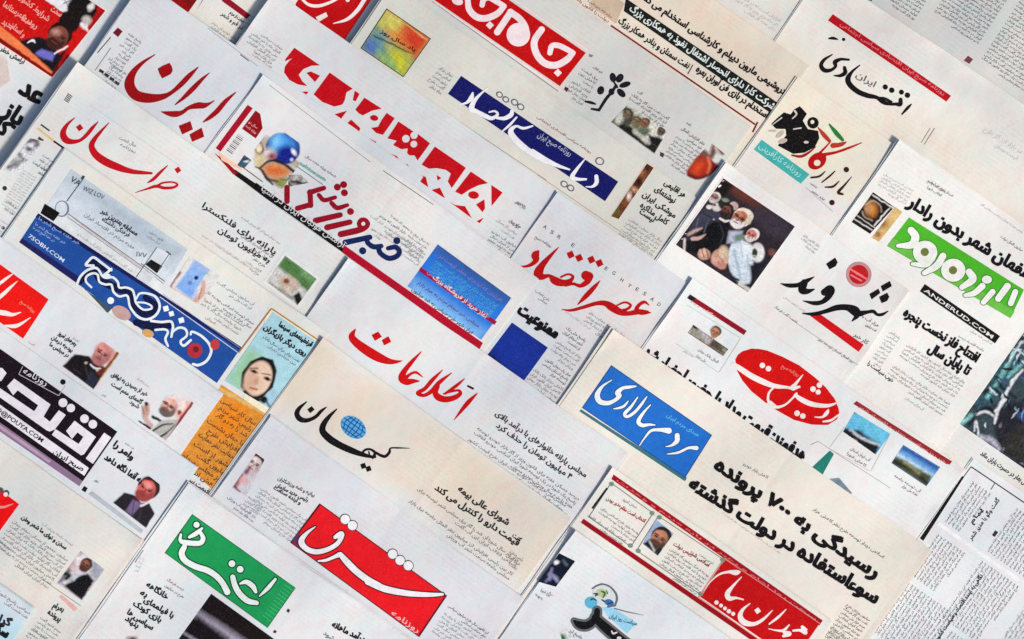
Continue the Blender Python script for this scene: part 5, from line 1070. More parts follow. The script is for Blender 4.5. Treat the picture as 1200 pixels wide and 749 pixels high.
photo(P, Z.p((1030, 78), (1290, 250), (1110, 505), (850, 345)), [(Z.po((1075, 115), (1200, 190), (1040, 440), (900, 350)), (134, 172, 226), 10), (Z.el(1020, 390, 60, 30, 30), (110, 160, 226), 30), (Z.el(1085, 268, 18, 18), (20, 28, 60), 6), (Z.el(1170, 228, 20, 12), (90, 180, 120), 8), (Z.el(1030, 310, 16, 16), (90, 110, 190), 10), (Z.st((1150, 300, 30), (1140, 400, 44), (1080, 470, 44)), (206, 160, 146), 9), (Z.st((1135, 360, 8), (1110, 450, 10)), (150, 104, 96), 6), (Z.po((1075, 112), (1205, 190), (1180, 235), (1050, 160)), (150, 178, 222), 12), (Z.st((940, 220, 30), (890, 290, 24), (860, 350, 20)), (150, 96, 96), 10), (Z.st((870, 360, 30), (1000, 460, 40), (1060, 480, 30)), (206, 170, 156), 12)], (214, 214, 212), seed=36, noise=0.06)
body(P, (B1.p((1010, 545))[0], B1.p((1180, 650))[0], 2, 5.4, dict(col=(130, 132, 130), off=0.02)), (B1.p((960, 590))[0], B1.p((1180, 740))[0], 2, 5.4, dict(col=(96, 98, 98), off=0.025)), (Z2.p((830, 60))[0], Z2.p((1180, 300))[0], 3, 5.6, dict(col=(130, 132, 130), off=0.02)), (Z2.p((790, 180))[0], Z2.p((930, 280))[0], 1, 5.6, dict(col=(170, 120, 110), off=0.025)))
# portrait column with orange panel
w = Fr(200, 360, 5.99)
box = w.p((705, 12), (1048, 240), (700, 749), (355, 520))
pan = Ink(P, 'panel', None, 0)
pan.quad(w.p((690, -6), (1085, 250), (400, 1330), (330, 1290)), (236, 226, 198)); pan.build()
pan = Ink(P, 'frame', None, 5)
for a_, b_ in (((708, 10), (1046, 238)), ((1046, 238), (690, 790)), ((706, 12), (478, 320))): pan.line(w.p(a_)[0], w.p(b_)[0], 1.5, (176, 120, 70))
pan.build()
photo(P, w.p((716, 34), (1026, 243), (712, 722), (380, 518)), [(w.po((540, 280), (640, 330), (480, 600), (400, 500)), (150, 196, 160), 40), (w.po((700, 560), (800, 640), (740, 720), (660, 680)), (160, 196, 214), 20),
      (w.po((500, 460), (560, 380), (640, 345), (720, 370), (745, 450), (720, 560), (640, 640), (570, 655), (490, 560)), (22, 18, 20), 6), (w.el(615, 500, 92, 126, 22), (226, 196, 172), 8), (w.el(560, 520, 40, 90, 20), (206, 166, 140), 30), (w.el(585, 452, 26, 11, 22), (60, 42, 38), 6), (w.el(678, 503, 26, 12, 22), (48, 32, 30), 6), (w.el(588, 451, 9, 9), (20, 14, 14), 3), (w.el(680, 502, 9, 9), (18, 12, 12), 3), (w.st((640, 465, 8), (700, 478, 10)), (110, 78, 62), 5), (w.st((555, 430, 8), (610, 430, 10)), (120, 86, 70), 6), (w.el(600, 520, 14, 26, 20), (196, 146, 120), 10), (w.st((560, 565, 12), (605, 578, 12)), (168, 70, 66), 6), (w.st((520, 600, 30), (570, 650, 40), (630, 650, 20)), (24, 20, 22), 8), (w.el(655, 650, 24, 26), (20, 18, 20), 8), (w.st((380, 540, 30), (400, 560, 20)), (70, 80, 80), 10), (w.st((670, 660, 14), (710, 720, 10)), (60, 70, 80), 8)],
      (166, 208, 218), k=2, seed=37, noise=0.035, cell=0.75, fine=0.5)
photo(P, w.p((358, 545), (700, 770), (330, 1320), (60, 1050)), [(w.el(420, 800, 90, 130, 35), (232, 130, 24), 60), (w.po((330, 560), (400, 590), (700, 749), (690, 770), (360, 600)), (214, 180, 110), 10)], (214, 140, 52), k=2, seed=38, noise=0.10, name='panel')
i = Ink(P, 'headline', None, 4)
o = Q(130, 450)
i.para(o.p((960, 90))[0], o.p((1290, 330))[0], 3, 8.5, col=(70, 34, 14), off=0.04, last=0.8, ragged=0.25, seed=3); i.para(o.p((840, 270))[0], o.p((1180, 500))[0], 3, 9.5, col=(64, 30, 14), off=0.035, last=0.9, ragged=0.3, seed=4); i.para(o.p((720, 470))[0], o.p((1080, 710))[0], 5, 9.5, col=(60, 28, 14), off=0.04, last=0.9, ragged=0.3, seed=5)
i.fit('قرنطینه‌های سینما'.replace('\u200c', ''), w.p((755, 130))[0], w.p((985, 280))[0], 8.5, (30, 30, 34), 0.05); i.fit('روی دیگر بازیگران', w.p((650, 150))[0], w.p((945, 345))[0], 8.5, (34, 34, 38), 0.05); i.para(w.p((655, 190))[0], w.p((915, 370))[0], 1, 5.6, col=(60, 64, 70), off=0.03, last=0.98); i.para(w.p((690, 255))[0], w.p((890, 390))[0], 1, 5.6, col=(96, 104, 112), off=0.02, last=0.98); i.build()

# ---- paper with an ornate double framed red strip, bottom right
P = Paper("paper with two framed notices between dark red strips beside a red masthead box", 902, 37, 1216, 420, 0.0, tint=(224, 220, 212), tint2=(228, 225, 221))
Z, Zf = Q(800, 649), Q(660, 560)
i = Ink(P, 'rule'); i.quad([(719, 556), (964, 727), (960, 733), (716.5, 561.5)], (160, 12, 24)); i.quad([(684, 608), (1000, 826), (997, 831), (680.5, 612.5)], (150, 10, 24)); b = i.build()
i = Ink(P, 'lettering', b, 1); i.fit('سخن روز امام و رهبر در باره مردم و وحدت', (722, 563), (956, 727), 3.6, (214, 120, 120), 0.01); i.build()
i = Ink(P, 'banner'); i.quad([(849.5, 655.5), (959.5, 732), (930, 775), (820, 699)], (190, 8, 14)); i.line((849, 654), (961, 731), 1.0, (236, 130, 126), 1); i.line((819, 700), (930, 778), 1.0, (236, 140, 130), 1); i.line((849, 654), (818, 701), 1.2, (236, 150, 140), 1); b = i.build()
lettering(P, [Z.st((178, 345, 4), (240, 250, 10), (320, 182, 16), (400, 160, 24), (465, 165, 46), (500, 158, 18)), Z.st((517, 203, 8), (440, 285, 24), (393, 350, 44), (410, 392, 42), (470, 388, 20), (532, 402, 12))] + Z.ci((297, 428, 19), (337, 455, 17), (371, 480, 17), (406, 505, 19), (443, 527, 18)) +
          [Z.st((592, 436, 8), (528, 490, 26), (505, 550, 44), (540, 602, 52), (620, 617, 34), (700, 580, 26), (788, 497, 8)), Z.di(658, 500, 24), Z.st((907, 488, 8), (840, 555, 22), (760, 617, 14)), Z.st((935, 625, 12), (885, 672, 24), (820, 672, 14), (753, 658, 6)), Z.st((890, 690, 26), (935, 702, 40), (885, 722, 26)), Z.st((970, 675, 18), (1030, 672, 24), (1078, 692, 34), (1048, 640, 24), (1090, 665, 12))], (238, 224, 220), 2, b, name='lettering')
for fr in (Zf.p((420, 40), (795, 310), (595, 610), (220, 345)), Zf.p((835, 330), (1420, 722), (1216, 1036), (640, 640))):
    i = Ink(P, 'frame'); i.frame(fr, 1.0, (112, 118, 108))
    for c in fr[:3] if fr[0][0] < 730 else fr: i.shape([('el', (c[0] + (np.mean([q[0] for q in fr]) - c[0]) * 0.05, c[1] + (np.mean([q[1] for q in fr]) - c[1]) * 0.05, 3.0, 2.6, 0))], (116, 140, 120), 1)
    i.build()
i = Ink(P, 'rule'); i.line(Zf.p((388, 90))[0], Zf.p((255, 270))[0], 2.2, (24, 22, 24), 2); i.build()
i = Ink(P, 'headline'); i.fit('مدیر بودن', Zf.p((375, 190))[0], Zf.p((500, 260))[0], 6, (150, 60, 60), 0.03); i.fit('انتخاب است مقام', Zf.p((500, 270))[0], Zf.p((715, 395))[0], 6.5, (170, 60, 56), 0.035); i.fit('سخن امروز', Zf.p((520, 195))[0], Zf.p((640, 270))[0], 5, (130, 124, 116), 0.02)
i.fit('رئیس دولت', Zf.p((965, 590))[0], Zf.p((1130, 690))[0], 6.5, (160, 56, 56), 0.035); i.fit('اسلامی شد', D3.p((830, 355))[0], D3.p((912, 415))[0], 6.5, (120, 50, 50), 0.035); i.build()
fx = dict(col=(112, 110, 108), off=0.02)
body(P, (Zf.p((345, 250))[0], Zf.p((680, 480))[0], 3, 5, fx), (Zf.p((230, 310))[0], Zf.p((560, 540))[0], 2, 5, fx), (Zf.p((950, 610))[0], Zf.p((1290, 850))[0], 6, 5, fx), (Zf.p((1130, 600))[0], Zf.p((1330, 740))[0], 1, 5, fx))
photo(P, Zf.p((815, 365), (970, 490), (830, 685), (700, 580)), [face(Zf, 850, 535, 92, (176, 118, 94), (36, 28, 26), (70, 56, 48), turn=-0.1), (Zf.po((700, 580), (760, 540), (800, 620), (830, 685)), (20, 22, 24), 10), (Zf.po((800, 640), (870, 600), (870, 640), (830, 690)), (34, 34, 32), 8), (Zf.st((760, 560, 12), (800, 640, 12)), (200, 200, 196), 8)], (150, 174, 206), seed=40, noise=0.06, fine=0.6)

# ---- cream topped page with black calligraphy and small blue globe, centre
P = Paper("page with a cream top band, thin black calligraphy and a blue oval globe", 537, 107.5, 896, 620, 0.9, tint=(216, 216, 218), tint2=(221, 218, 213), bands=[(0, 92, (218, 206, 189), 26)])
Z = Q(340, 460)
lettering(P, [Z.st((145, 82, 10), (80, 140, 34), (60, 190, 46), (90, 235, 48), (150, 245, 36), (222, 215, 30), (272, 165, 28), (320, 128, 8)), Z.po((150, 150), (190, 120), (216, 150), (176, 183)), Z.st((410, 146, 10), (340, 215, 34), (292, 285, 50), (288, 345, 58), (350, 410, 64), (440, 465, 60), (540, 510, 56), (620, 540, 44), (700, 562, 28), (745, 565, 24)),
              Z.st((635, 525, 18), (665, 502, 20), (705, 500, 20), (745, 530, 26), (725, 575, 20)), Z.st((690, 520, 14), (700, 555, 14)), Z.st((755, 530, 24), (800, 555, 26), (838, 560, 26), (872, 525, 24), (882, 490, 14), (950, 487, 14), (1048, 490, 6)), Z.di(643, 645, 25, 25), Z.di(688, 670, 25, 25)], BLACK, 0)
i = Ink(P, 'emblem'); i.shape([Z.el(555, 306, 122, 88, 36)], (84, 164, 214), 0)
ca, sa = math.cos(math.radians(36)), math.sin(math.radians(36))
def gp(u, v): return Z.p((555 + u * ca - v * sa, 306 + u * sa + v * ca))[0]
for u in (-75, -38, 0, 38, 75):
    h_ = 82 * math.sqrt(max(0, 1 - (u / 118.0) ** 2)); i.shape([('st', [gp(u * 0.8, -h_) + (1.3,), gp(u * 1.15, 0) + (1.3,), gp(u * 0.8, h_) + (1.3,)])], (30, 84, 150), 1)
for v in (-55, -20, 20, 55):
    w_ = 114 * math.sqrt(max(0, 1 - (v / 86.0) ** 2)); i.shape([('st', [gp(-w_, v) + (1.3,), gp(w_, v) + (1.3,)])], (30, 84, 150), 2)
i.build()
i = Ink(P, 'headline'); i.fit('شورای عالی بیمه', D2.p((935, 58))[0], D2.p((1168, 222))[0], 10.5, (44, 42, 42), 0.04); i.fit('قیمت دارو را کنترل می کند', D2.p((828, 52))[0], D2.p((1215, 318))[0], 10.5, (44, 42, 42), 0.04); i.fit('گفت', D3.p((0, 270))[0], D3.p((30, 300))[0], 8, (50, 48, 46), 0.03); i.build()
kx = dict(col=(108, 106, 106), off=0.022)
body(P, (D2.p((760, 40))[0], D2.p((1230, 380))[0], 2, 6.4, kx), (D2.p((720, 95))[0], D2.p((1200, 440))[0], 2, 6.4, kx), (D2.p((690, 160))[0], D2.p((1150, 490))[0], 2, 6.4, kx), (D3.p((0, 330))[0], D3.p((60, 375))[0], 3, 6.2, kx))

# ---- pale blue paper with a thick black letter, bottom centre
P = Paper("pale paper with a thick black letter below a light blue globe picture", 909, 122, 1300, 560, 0.0, tint=(219, 223, 229), tint2=(222, 223, 226))
Z = Q(620, 649)
photo(P, Z.p((265, -5), (405, 65), (235, 290), (80, 245)), [(Z.st((180, 180, 24), (230, 210, 30), (250, 240, 20)), (150, 150, 190), 14), (Z.el(240, 75, 24, 20), (230, 232, 236), 8), (Z.st((200, 130, 14), (180, 230, 18)), (130, 130, 170), 10), (Z.st((300, 60, 14), (330, 100, 16)), (90, 110, 110), 14), (Z.st((150, 240, 20), (190, 200, 20)), (120, 120, 160), 10)], (14, 20, 40), seed=41, noise=0.15)
body(P, (Z.p((60, 260))[0], Z.p((200, 350))[0], 1, 5.6, dict(col=(90, 88, 86), off=0.04)), (Z.p((30, 310))[0], Z.p((130, 380))[0], 1, 5.6, dict(col=(70, 70, 72), off=0.04)), (Z.p((300, 600))[0], Z.p((480, 720))[0], 1, 7, dict(col=(50, 50, 54), off=0.04)), (Z.p((150, 300))[0], Z.p((220, 350))[0], 1, 5, dict(col=(150, 130, 100))))
i = Ink(P, 'emblem'); i.shape([Z.el(660, 360, 104, 94, 10)], (206, 214, 214), 0); i.shape([Z.el(545, 430, 56, 52, 20)], (92, 176, 208), 1); i.shape([Z.el(640, 345, 50, 36, 20)], (178, 190, 140), 1); i.shape([Z.st((635, 330, 10), (665, 345, 18), (650, 385, 10)), Z.st((680, 320, 8), (690, 350, 10))], (64, 92, 74), 2)
i.shape([Z.st((570, 350, 12), (600, 355, 16), (580, 372, 10)), Z.st((540, 405, 10), (560, 395, 14), (590, 410, 10)), Z.st((640, 405, 12), (665, 420, 16))], (52, 66, 80), 2); i.shape([Z.el(705, 430, 42, 30, 20)], (60, 106, 160), 2); i.shape([Z.st((690, 440, 8), (730, 425, 10))], (28, 46, 84), 3)
i.shape([Z.st((556, 306, 12), (600, 280, 14), (650, 268, 14), (710, 290, 16), (760, 345, 18), (772, 400, 18), (755, 455, 14)), Z.st((690, 468, 12), (760, 456, 12))], (100, 106, 114), 3); i.build()
i = Ink(P, 'panel'); i.shape([Z.po((640, 470), (745, 478), (950, 610), (860, 700), (700, 560))], (150, 208, 232), 0, step=0.7); i.shape([Z.st((750, 480, 10), (860, 510, 10), (1005, 540, 4))], (110, 120, 128), 1); i.build()
i = Ink(P, 'subtitle', None, 2); i.fit('سیاست روز ایران', Z.p((700, 560))[0], Z.p((945, 630))[0], 7, (44, 60, 74), 0.02); i.build()
bl = [Z.st((395, 590, 20), (440, 622, 60), (500, 630, 66), (555, 600, 60), (590, 550, 56), (598, 500, 50)), Z.st((580, 560, 60), (640, 620, 76), (720, 690, 82), (800, 755, 82), (900, 830, 80))]
lettering(P, bl, (18, 17, 19), 1, outline=(2.8, (98, 102, 106)))
i = Ink(P, 'lettering', None, 4); i.shape([Z.st((725, 680, 12), (740, 700, 16), (770, 690, 12)), Z.el(790, 740, 20, 14)], (220, 214, 214), 1); i.build()
photo(P, Z.p((270, 690), (330, 660), (380, 720), (300, 790)), [(Z.el(280, 740, 40, 34), (30, 110, 60), 14)], (206, 210, 206), seed=43, noise=0.1)

# ---- red masthead page with two portraits, lower left
P = Paper("page with a bright red masthead and two small portraits of bearded men", 60, 229, 478, 700, 0.0, tint=(214, 217, 223), tint2=(217, 217, 221))
Z, Za, Zb = Q(0, 290), Q(60, 390), Q(130, 450)
i = Ink(P, 'banner'); i.quad([(-30, 288), (57, 351), (27, 397), (-60, 335)], (228, 20, 16)); b = i.build()
lettering(P, [Z.st((-40, 345, 24), (30, 292, 26), (70, 262, 20), (112, 233, 8)), Z.st((-40, 465, 34), (40, 400, 32), (90, 352, 24), (152, 297, 6)), Z.st((-30, 565, 40), (50, 578, 44), (110, 590, 28), (182, 570, 8)), Z.st((40, 685, 10), (120, 692, 34), (180, 672, 26), (268, 615, 6))], (240, 226, 220), 1, b, name='lettering')
i = Ink(P, 'lettering', b, 1); i.fit('روزنامه صبح', Z.p((175, 480))[0], Z.p((300, 575))[0], 5, (244, 150, 120), 0.01); i.build()
i = Ink(P, 'headline'); i.fit('چهره‌های امروز'.replace('\u200c', ''), Za.p((60, 15))[0], Za.p((215, 120))[0], 7, (52, 52, 56), 0.04); i.fit('بودجه درمان', Za.p((0, 50))[0], Za.p((180, 175))[0], 7, (56, 56, 60), 0.04); i.fit('در مجلس ما', Za.p((-20, 110))[0], Za.p((145, 218))[0], 7, (56, 56, 60), 0.04)
i.fit('خبر از رسیدن به توافق', Zb.p((0, -75))[0], Zb.p((315, 110))[0], 7, (52, 52, 56), 0.04); i.fit('گام‌های مهم است'.replace('\u200c', ''), Zb.p((0, 10))[0], Zb.p((265, 178))[0], 7, (52, 52, 56), 0.04); i.fit('شود', Zb.p((160, 165))[0], Zb.p((240, 220))[0], 7, (60, 60, 64), 0.03); i.build()
body(P, (Za.p((160, 5))[0], Za.p((250, 65))[0], 1, 4.4, dict(col=(140, 142, 146))), (Za.p((700, 340))[0], Za.p((870, 460))[0], 1, 4.4, dict(col=(170, 172, 172))), (Za.p((430, 510))[0], Za.p((490, 550))[0], 1, 4.4, dict(col=(130, 134, 136))), (C1.p((120, 60))[0], C1.p((165, 90))[0], 1, 5, dict(col=(130, 132, 136))))
photo(P, Za.p((318, -19), (612, 190), (372, 498), (98, 295)), [(Za.po((570, 130), (615, 165), (400, 470), (370, 490)), (228, 194, 156), 8), (Za.st((600, 155, 24), (500, 290, 26), (420, 400, 22)), (128, 72, 44), 6), (Za.po((98, 295), (205, 190), (330, 205), (400, 260), (470, 320), (420, 420), (372, 498)), (24, 20, 24), 6), (Za.po((350, 330), (420, 400), (370, 490), (300, 440)), (38, 42, 60), 12), (Za.po((430, 270), (480, 310), (440, 390), (390, 350)), (104, 44, 38), 8), face(Za, 455, 190, 92, (204, 130, 124), (214, 150, 144), (170, 108, 106), turn=-0.12), (Za.st((345, 280, 14), (385, 312, 20), (430, 315, 12)), (226, 218, 218), 5), (Za.el(305, 265, 14, 12), (190, 170, 166), 5), (Za.el(405, 330, 12, 10), (206, 190, 186), 4), (Za.st((200, 320, 10), (260, 360, 10)), (54, 46, 56), 8), (Za.st((300, 300, 8), (330, 400, 10)), (60, 52, 60), 8)], (216, 216, 220), seed=44, noise=0.06, fine=0.6, cut=True)
photo(P, Zb.p((435, -35), (735, 172), (482, 498), (190, 295)), [(Zb.po((600, 150), (725, 160), (600, 330), (560, 260)), (230, 170, 152), 16), (Zb.st((715, 165, 22), (620, 300, 26), (510, 455, 24)), (130, 44, 50), 6), (Zb.po((360, 410), (440, 320), (590, 310), (560, 390), (482, 498)), (172, 170, 164), 8), (Zb.el(575, 175, 84, 76, 30), (228, 214, 208), 8), face(Zb, 525, 205, 88, (214, 162, 148), (222, 208, 202), (96, 88, 82), glasses=True, turn=-0.3), (Zb.el(600, 250, 18, 22), (160, 54, 48), 7), (Zb.el(308, 235, 34, 70, 10), (184, 146, 134), 8), (Zb.st((300, 170, 14), (318, 230, 14)), (150, 108, 98), 6), (Zb.st((275, 200, 12), (290, 260, 14)), (150, 108, 98), 6), (Zb.el(310, 175, 14, 16), (40, 30, 30), 5), (Zb.st((300, 290, 46), (345, 370, 56)), (190, 160, 154), 9), ([Zb.st((370, 410, 18), (460, 360, 16), (540, 350, 10)), Zb.st((430, 470, 20), (500, 420, 14), (560, 360, 8)), Zb.st((370, 290, 30), (430, 320, 24))], (34, 36, 36), 6), (Zb.st((250, 335, 24), (340, 390, 24)), (26, 22, 26), 6)], (216, 218, 222), seed=45, noise=0.06, fine=0.6, cut=True)

# ---- black masthead page, lower left
P = Paper("page with a black masthead of square white letters and a man in a suit", 60, 315, 503, 700, 0.1, tint=(211, 215, 222), tint2=(216, 216, 220))
Z, Z2, Zc = Q(0, 420), Q(0, 480), Q(80, 540)
i = Ink(P, 'banner'); i.quad([(-90, 345), (137.5, 506), (97, 564), (-130, 403)], (24, 14, 24)); i.quad([(-40, 467), (98, 562), (93, 570), (-45, 475)], (138, 112, 140), -0.3); i.quad([(-40, 470), (60, 540), (58, 543), (-42, 473)], (176, 150, 170), 0.5); b = i.build()
wb = [Z.po((125, 178), (444, 405), (382, 512), (438, 556), (517, 455), (578, 497), (480, 625), (435, 642), (410, 632), (-60, 300), (-60, 225), (0, 262), (300, 465), (335, 412), (155, 280), (115, 325), (62, 245)),
      Z2.po((655, 98), (842, 240), (738, 392), (712, 402), (455, 222), (488, 172), (690, 302), (732, 240), (680, 200), (632, 258), (580, 188)), Z2.po((915, 203), (976, 245), (815, 477), (752, 430)), Z.po((-40, 80), (20, 85), (58, 130), (10, 200), (-60, 190))] + Z.ci((553, 390, 39), (622, 436, 37), (742, 530, 38), (815, 578, 38)) + [Z2.po((-80, -100), (780, 513), (740, 582), (-120, -28))]
i = Ink(P, 'lettering', b, 1); i.shape(wb, (226, 222, 228), 0); b3 = i.build()
i = Ink(P, 'web_address', b, 2); i.fit('EGHTESAD@POUYA.COM', Z2.p((-260, -150))[0], Z2.p((368, 292))[0], 7.4, (22, 18, 22), 0.022, arabic=False); i.fit('صبح ایران', Z2.p((460, 385))[0], Z2.p((725, 545))[0], 9, (22, 18, 22), 0.03); i.build()
i = Ink(P, 'lettering', b, 1); i.fit('روزنامه', Z.p((195, 125))[0], Z.p((405, 245))[0], 10, (220, 214, 220), 0.015); i.line(Z.p((165, 140))[0], Z.p((515, 328))[0], 0.8, (190, 180, 190)); i.line(Z.p((515, 328))[0], Z.p((575, 240))[0], 0.8, (190, 180, 190)); i.line(Z.p((165, 140))[0], Z.p((200, 70))[0], 0.8, (190, 180, 190)); i.build()
i = Ink(P, 'bullet'); i.shape([Z.el(553, 208, 24)], (24, 18, 24)); i.quad(Zc.p((140, 222), (172, 240), (150, 278), (115, 258)), (22, 20, 22)); i.quad(Zc.p((175, 290), (215, 270), (660, 610), (640, 640)), (176, 184, 190)); i.build()
i = Ink(P, 'headline'); i.fit('وامر را', C1.p((520, 560))[0], C1.p((610, 630))[0], 11, (28, 28, 32), 0.05); i.fit('به آنها نگاه داهد', C1.p((480, 622))[0], C1.p((650, 738))[0], 10, (28, 28, 32), 0.05); i.build()
body(P, (C1.p((560, 520))[0], C1.p((625, 570))[0], 1, 4.4, dict(col=(130, 132, 136), off=0.02)), (Zc.p((225, 150))[0], Zc.p((265, 170))[0], 1, 4.4, dict(col=(110, 112, 116), off=0.03)), (C1.p((430, 705))[0], C1.p((460, 725))[0], 1, 4, dict(col=(110, 112, 116))))
photo(P, Zc.p((610, 60), (905, 285), (682, 592), (392, 368)), [(Zc.po((392, 370), (495, 278), (600, 310), (640, 370), (715, 378), (758, 465), (682, 592)), (36, 32, 40), 5), (Zc.po((500, 440), (570, 340), (650, 380), (560, 480)), (116, 96, 132), 9), (Zc.st((640, 395, 18), (690, 375, 14)), (226, 218, 220), 5), (Zc.st((580, 350, 8), (560, 470, 10)), (70, 56, 84), 5), (Zc.st((640, 420, 8), (620, 520, 10)), (60, 54, 64), 6), face(Zc, 695, 255, 100, (206, 96, 94), (46, 32, 32), (150, 62, 62), turn=-0.15), (Zc.el(700, 215, 36, 26, 35), (232, 146, 138), 12)], (213, 217, 224), seed=46, noise=0.05, fine=0.5, cut=True)

# ---- long red banner with dots, bottom centre
P = Paper("page with a long red banner of outlined white lettering and white dots along its top", 540, 217, 904, 640, 0.9, tint=(213, 214, 222), tint2=(216, 216, 219))
Z = Q(340, 580)
rb = D2.p((296, 122), (884, 548), (757, 737), (162, 300))
i = Ink(P, 'banner'); i.shape([('po', rb)], (86, 14, 26), 0, off=0.7, step=0.8); i.quad([tuple(np.array(c) * 0.985 + np.mean(np.array(rb), 0) * 0.015) for c in rb], (222, 22, 32), 1); i.quad(D2.p((195, 250), (215, 290), (200, 325), (165, 298)), (96, 50, 90), 1.5); b = i.build()
pr = [Z.st((222, 278, 6), (142, 340, 30), (98, 410, 50), (142, 472, 46), (225, 500, 44), (320, 482, 40), (400, 440, 38), (440, 392, 38), (452, 345, 46), (425, 355, 44), (395, 372, 30)), Z.st((248, 580, 12), (310, 575, 24), (380, 548, 28), (430, 525, 40)), Z.st((440, 522, 40), (500, 590, 54), (580, 670, 56), (680, 745, 56), (780, 800, 56)), D2.st((520, 482, 30), (600, 516, 30), (700, 536, 26), (800, 543, 20), (866, 541, 12))]
ds = Z.ci((483, 215, 40), (547, 269, 40), (900, 520, 40), (965, 575, 40), (1037, 622, 40))
i = Ink(P, 'lettering', b, 3); i.shape(pr, (58, 10, 22), 0, off=1.4); i.shape(ds, (64, 64, 66), 0.4, off=1.0); i.shape(pr + ds, (230, 228, 230), 2, off=0.1); i.fit('روزنامه', D2.p((625, 632))[0], D2.p((752, 722))[0], 8.5, (240, 190, 186), 0.012); i.build()
i = Ink(P, 'headline'); i.fit('بیانیه و نامه ورزشکاران', D2.p((100, 8))[0], D2.p((270, 90))[0], 6, (80, 82, 86), 0.03); i.fit('رئیس جدید سازمان', D2.p((90, 40))[0], D2.p((240, 112))[0], 6.5, (56, 58, 62), 0.04); i.fit('و آینده صنعت', D2.p((80, 50))[0], D2.p((205, 125))[0], 6.5, (56, 58, 62), 0.04); i.build()
sx = dict(col=(140, 142, 148), off=0.02)
body(P, (D2.p((30, 40))[0], D2.p((240, 190))[0], 7, 5, sx), (D2.p((-30, 80))[0], D2.p((40, 130))[0], 5, 5, sx), (D2.p((900, 585))[0], D2.p((1085, 715))[0], 2, 5.2, dict(col=(76, 78, 84), off=0.035)), (D2.p((880, 620))[0], D2.p((1060, 745))[0], 7, 5, sx), (Q(250, 500).p((140, 600))[0], Q(250, 500).p((340, 745))[0], 2, 5.5, dict(col=(110, 112, 116), off=0.03)))
zp = Q(250, 500)
photo(P, zp.p((375, 235), (450, 290), (290, 610), (165, 540)), [face(zp, 365, 330, 80, (222, 194, 192), (44, 42, 46), None, turn=-0.1), (zp.st((290, 400, 40), (320, 360, 24)), (120, 66, 96), 12), (zp.st((250, 430, 40), (200, 510, 40)), (150, 90, 96), 16), (zp.el(270, 470, 34, 30), (226, 176, 172), 14), (zp.el(300, 560, 40, 40), (196, 198, 200), 14), (zp.st((180, 520, 20), (230, 570, 16)), (110, 40, 50), 8)], (206, 196, 202), seed=47, noise=0.08, fine=0.7)

# ---- green banner page, bottom
P = Paper("page with a green banner of outlined white lettering above a dark photo", 506, 337, 870, 760, 0.1, tint=(217, 220, 225), tint2=(221, 220, 222), gap=3.2)
Z, Ze = Q(190, 595), Q(210, 649)
gb = [(225.5, 602.5), (346.5, 689), (313.5, 736), (193, 648)]
i = Ink(P, 'banner'); i.quad(gb, (26, 150, 82)); i.frame(gb, 0.9, (28, 96, 64), 1)
for k in range(12):
    a = np.array(Ze.p((860 + 12 * k * 0.95 - 8 * k, 225 + 0 * k))[0]); a = np.array(gb[1]) * (1 - k / 13) + np.array(gb[2]) * (k / 13); i.line(a - np.array(EU) * 1.0, a - np.array(EU) * 13, 0.6, (80, 190, 130), 1.2)
b = i.build()
pr = [Z.st((165, 235, 16), (160, 285, 26), (200, 305, 40), (325, 312, 40), (360, 272, 36), (340, 222, 26)), Z.st((352, 180, 14), (300, 225, 36), (240, 258, 22)), Z.el(302, 150, 24), Z.st((195, 345, 40), (172, 400, 48), (200, 462, 48), (290, 515, 48), (400, 552, 48), (480, 605, 46), (535, 670, 46), (572, 740, 50)),
      Ze.st((470, 205, 40), (490, 280, 44), (530, 350, 46), (600, 412, 46), (680, 432, 34)), Ze.st((535, 262, 12), (590, 248, 36), (645, 285, 40), (672, 335, 24)), Ze.st((845, 222, 18), (780, 300, 30), (705, 372, 8))]
ds = Z.ci((613, 492, 27), (685, 541, 27))
i = Ink(P, 'lettering', b, 2); i.shape(pr + ds, (22, 62, 40), 0, off=1.7); i.shape(pr + ds, (224, 240, 228), 1, off=0.3); i.build()
zs = Q(50, 630)
i = Ink(P, 'headline')
for t, a, c in (('خانگاهه', (905, 425), (1090, 545)), ('به', (850, 500), (910, 530)), ('با فیلم‌های'.replace('\u200c', ''), (885, 560), (1140, 710)), ('بازی کودک', (790, 590), (1030, 749)), ('سیاسی ها', (735, 665), (960, 815)), ('بنیاد', (720, 720), (830, 800))):
    i.fit(t, zs.p(a)[0], zs.p(c)[0], 9.5, (34, 36, 40), 0.045)
i.fit('درآمد ماهانه', D2.p((350, 690))[0], D2.p((500, 765))[0], 10, (30, 30, 34), 0.05); i.fit('می شود', D2.p((310, 725))[0], D2.p((400, 790))[0], 8, (80, 80, 84), 0.02); i.build()
body(P, (zs.p((1010, 290))[0], zs.p((1250, 445))[0], 1, 5.2, dict(col=(90, 92, 96), off=0.025)), (zs.p((975, 330))[0], zs.p((1250, 510))[0], 1, 5.2, dict(col=(90, 92, 96), off=0.025)), (zs.p((860, 160))[0], zs.p((905, 185))[0], 4, 5, dict(col=(190, 190, 186))))
i = Ink(P, 'rule'); i.line(zs.p((885, 110))[0], zs.p((810, 220))[0], 0.9, (110, 110, 108)); i.quad(Ze.p((955, 480), (975, 495), (960, 520), (940, 505)), (70, 50, 60)); i.quad(Ze.p((835, 668), (858, 680), (845, 700), (822, 690)), (70, 50, 60)); i.build()
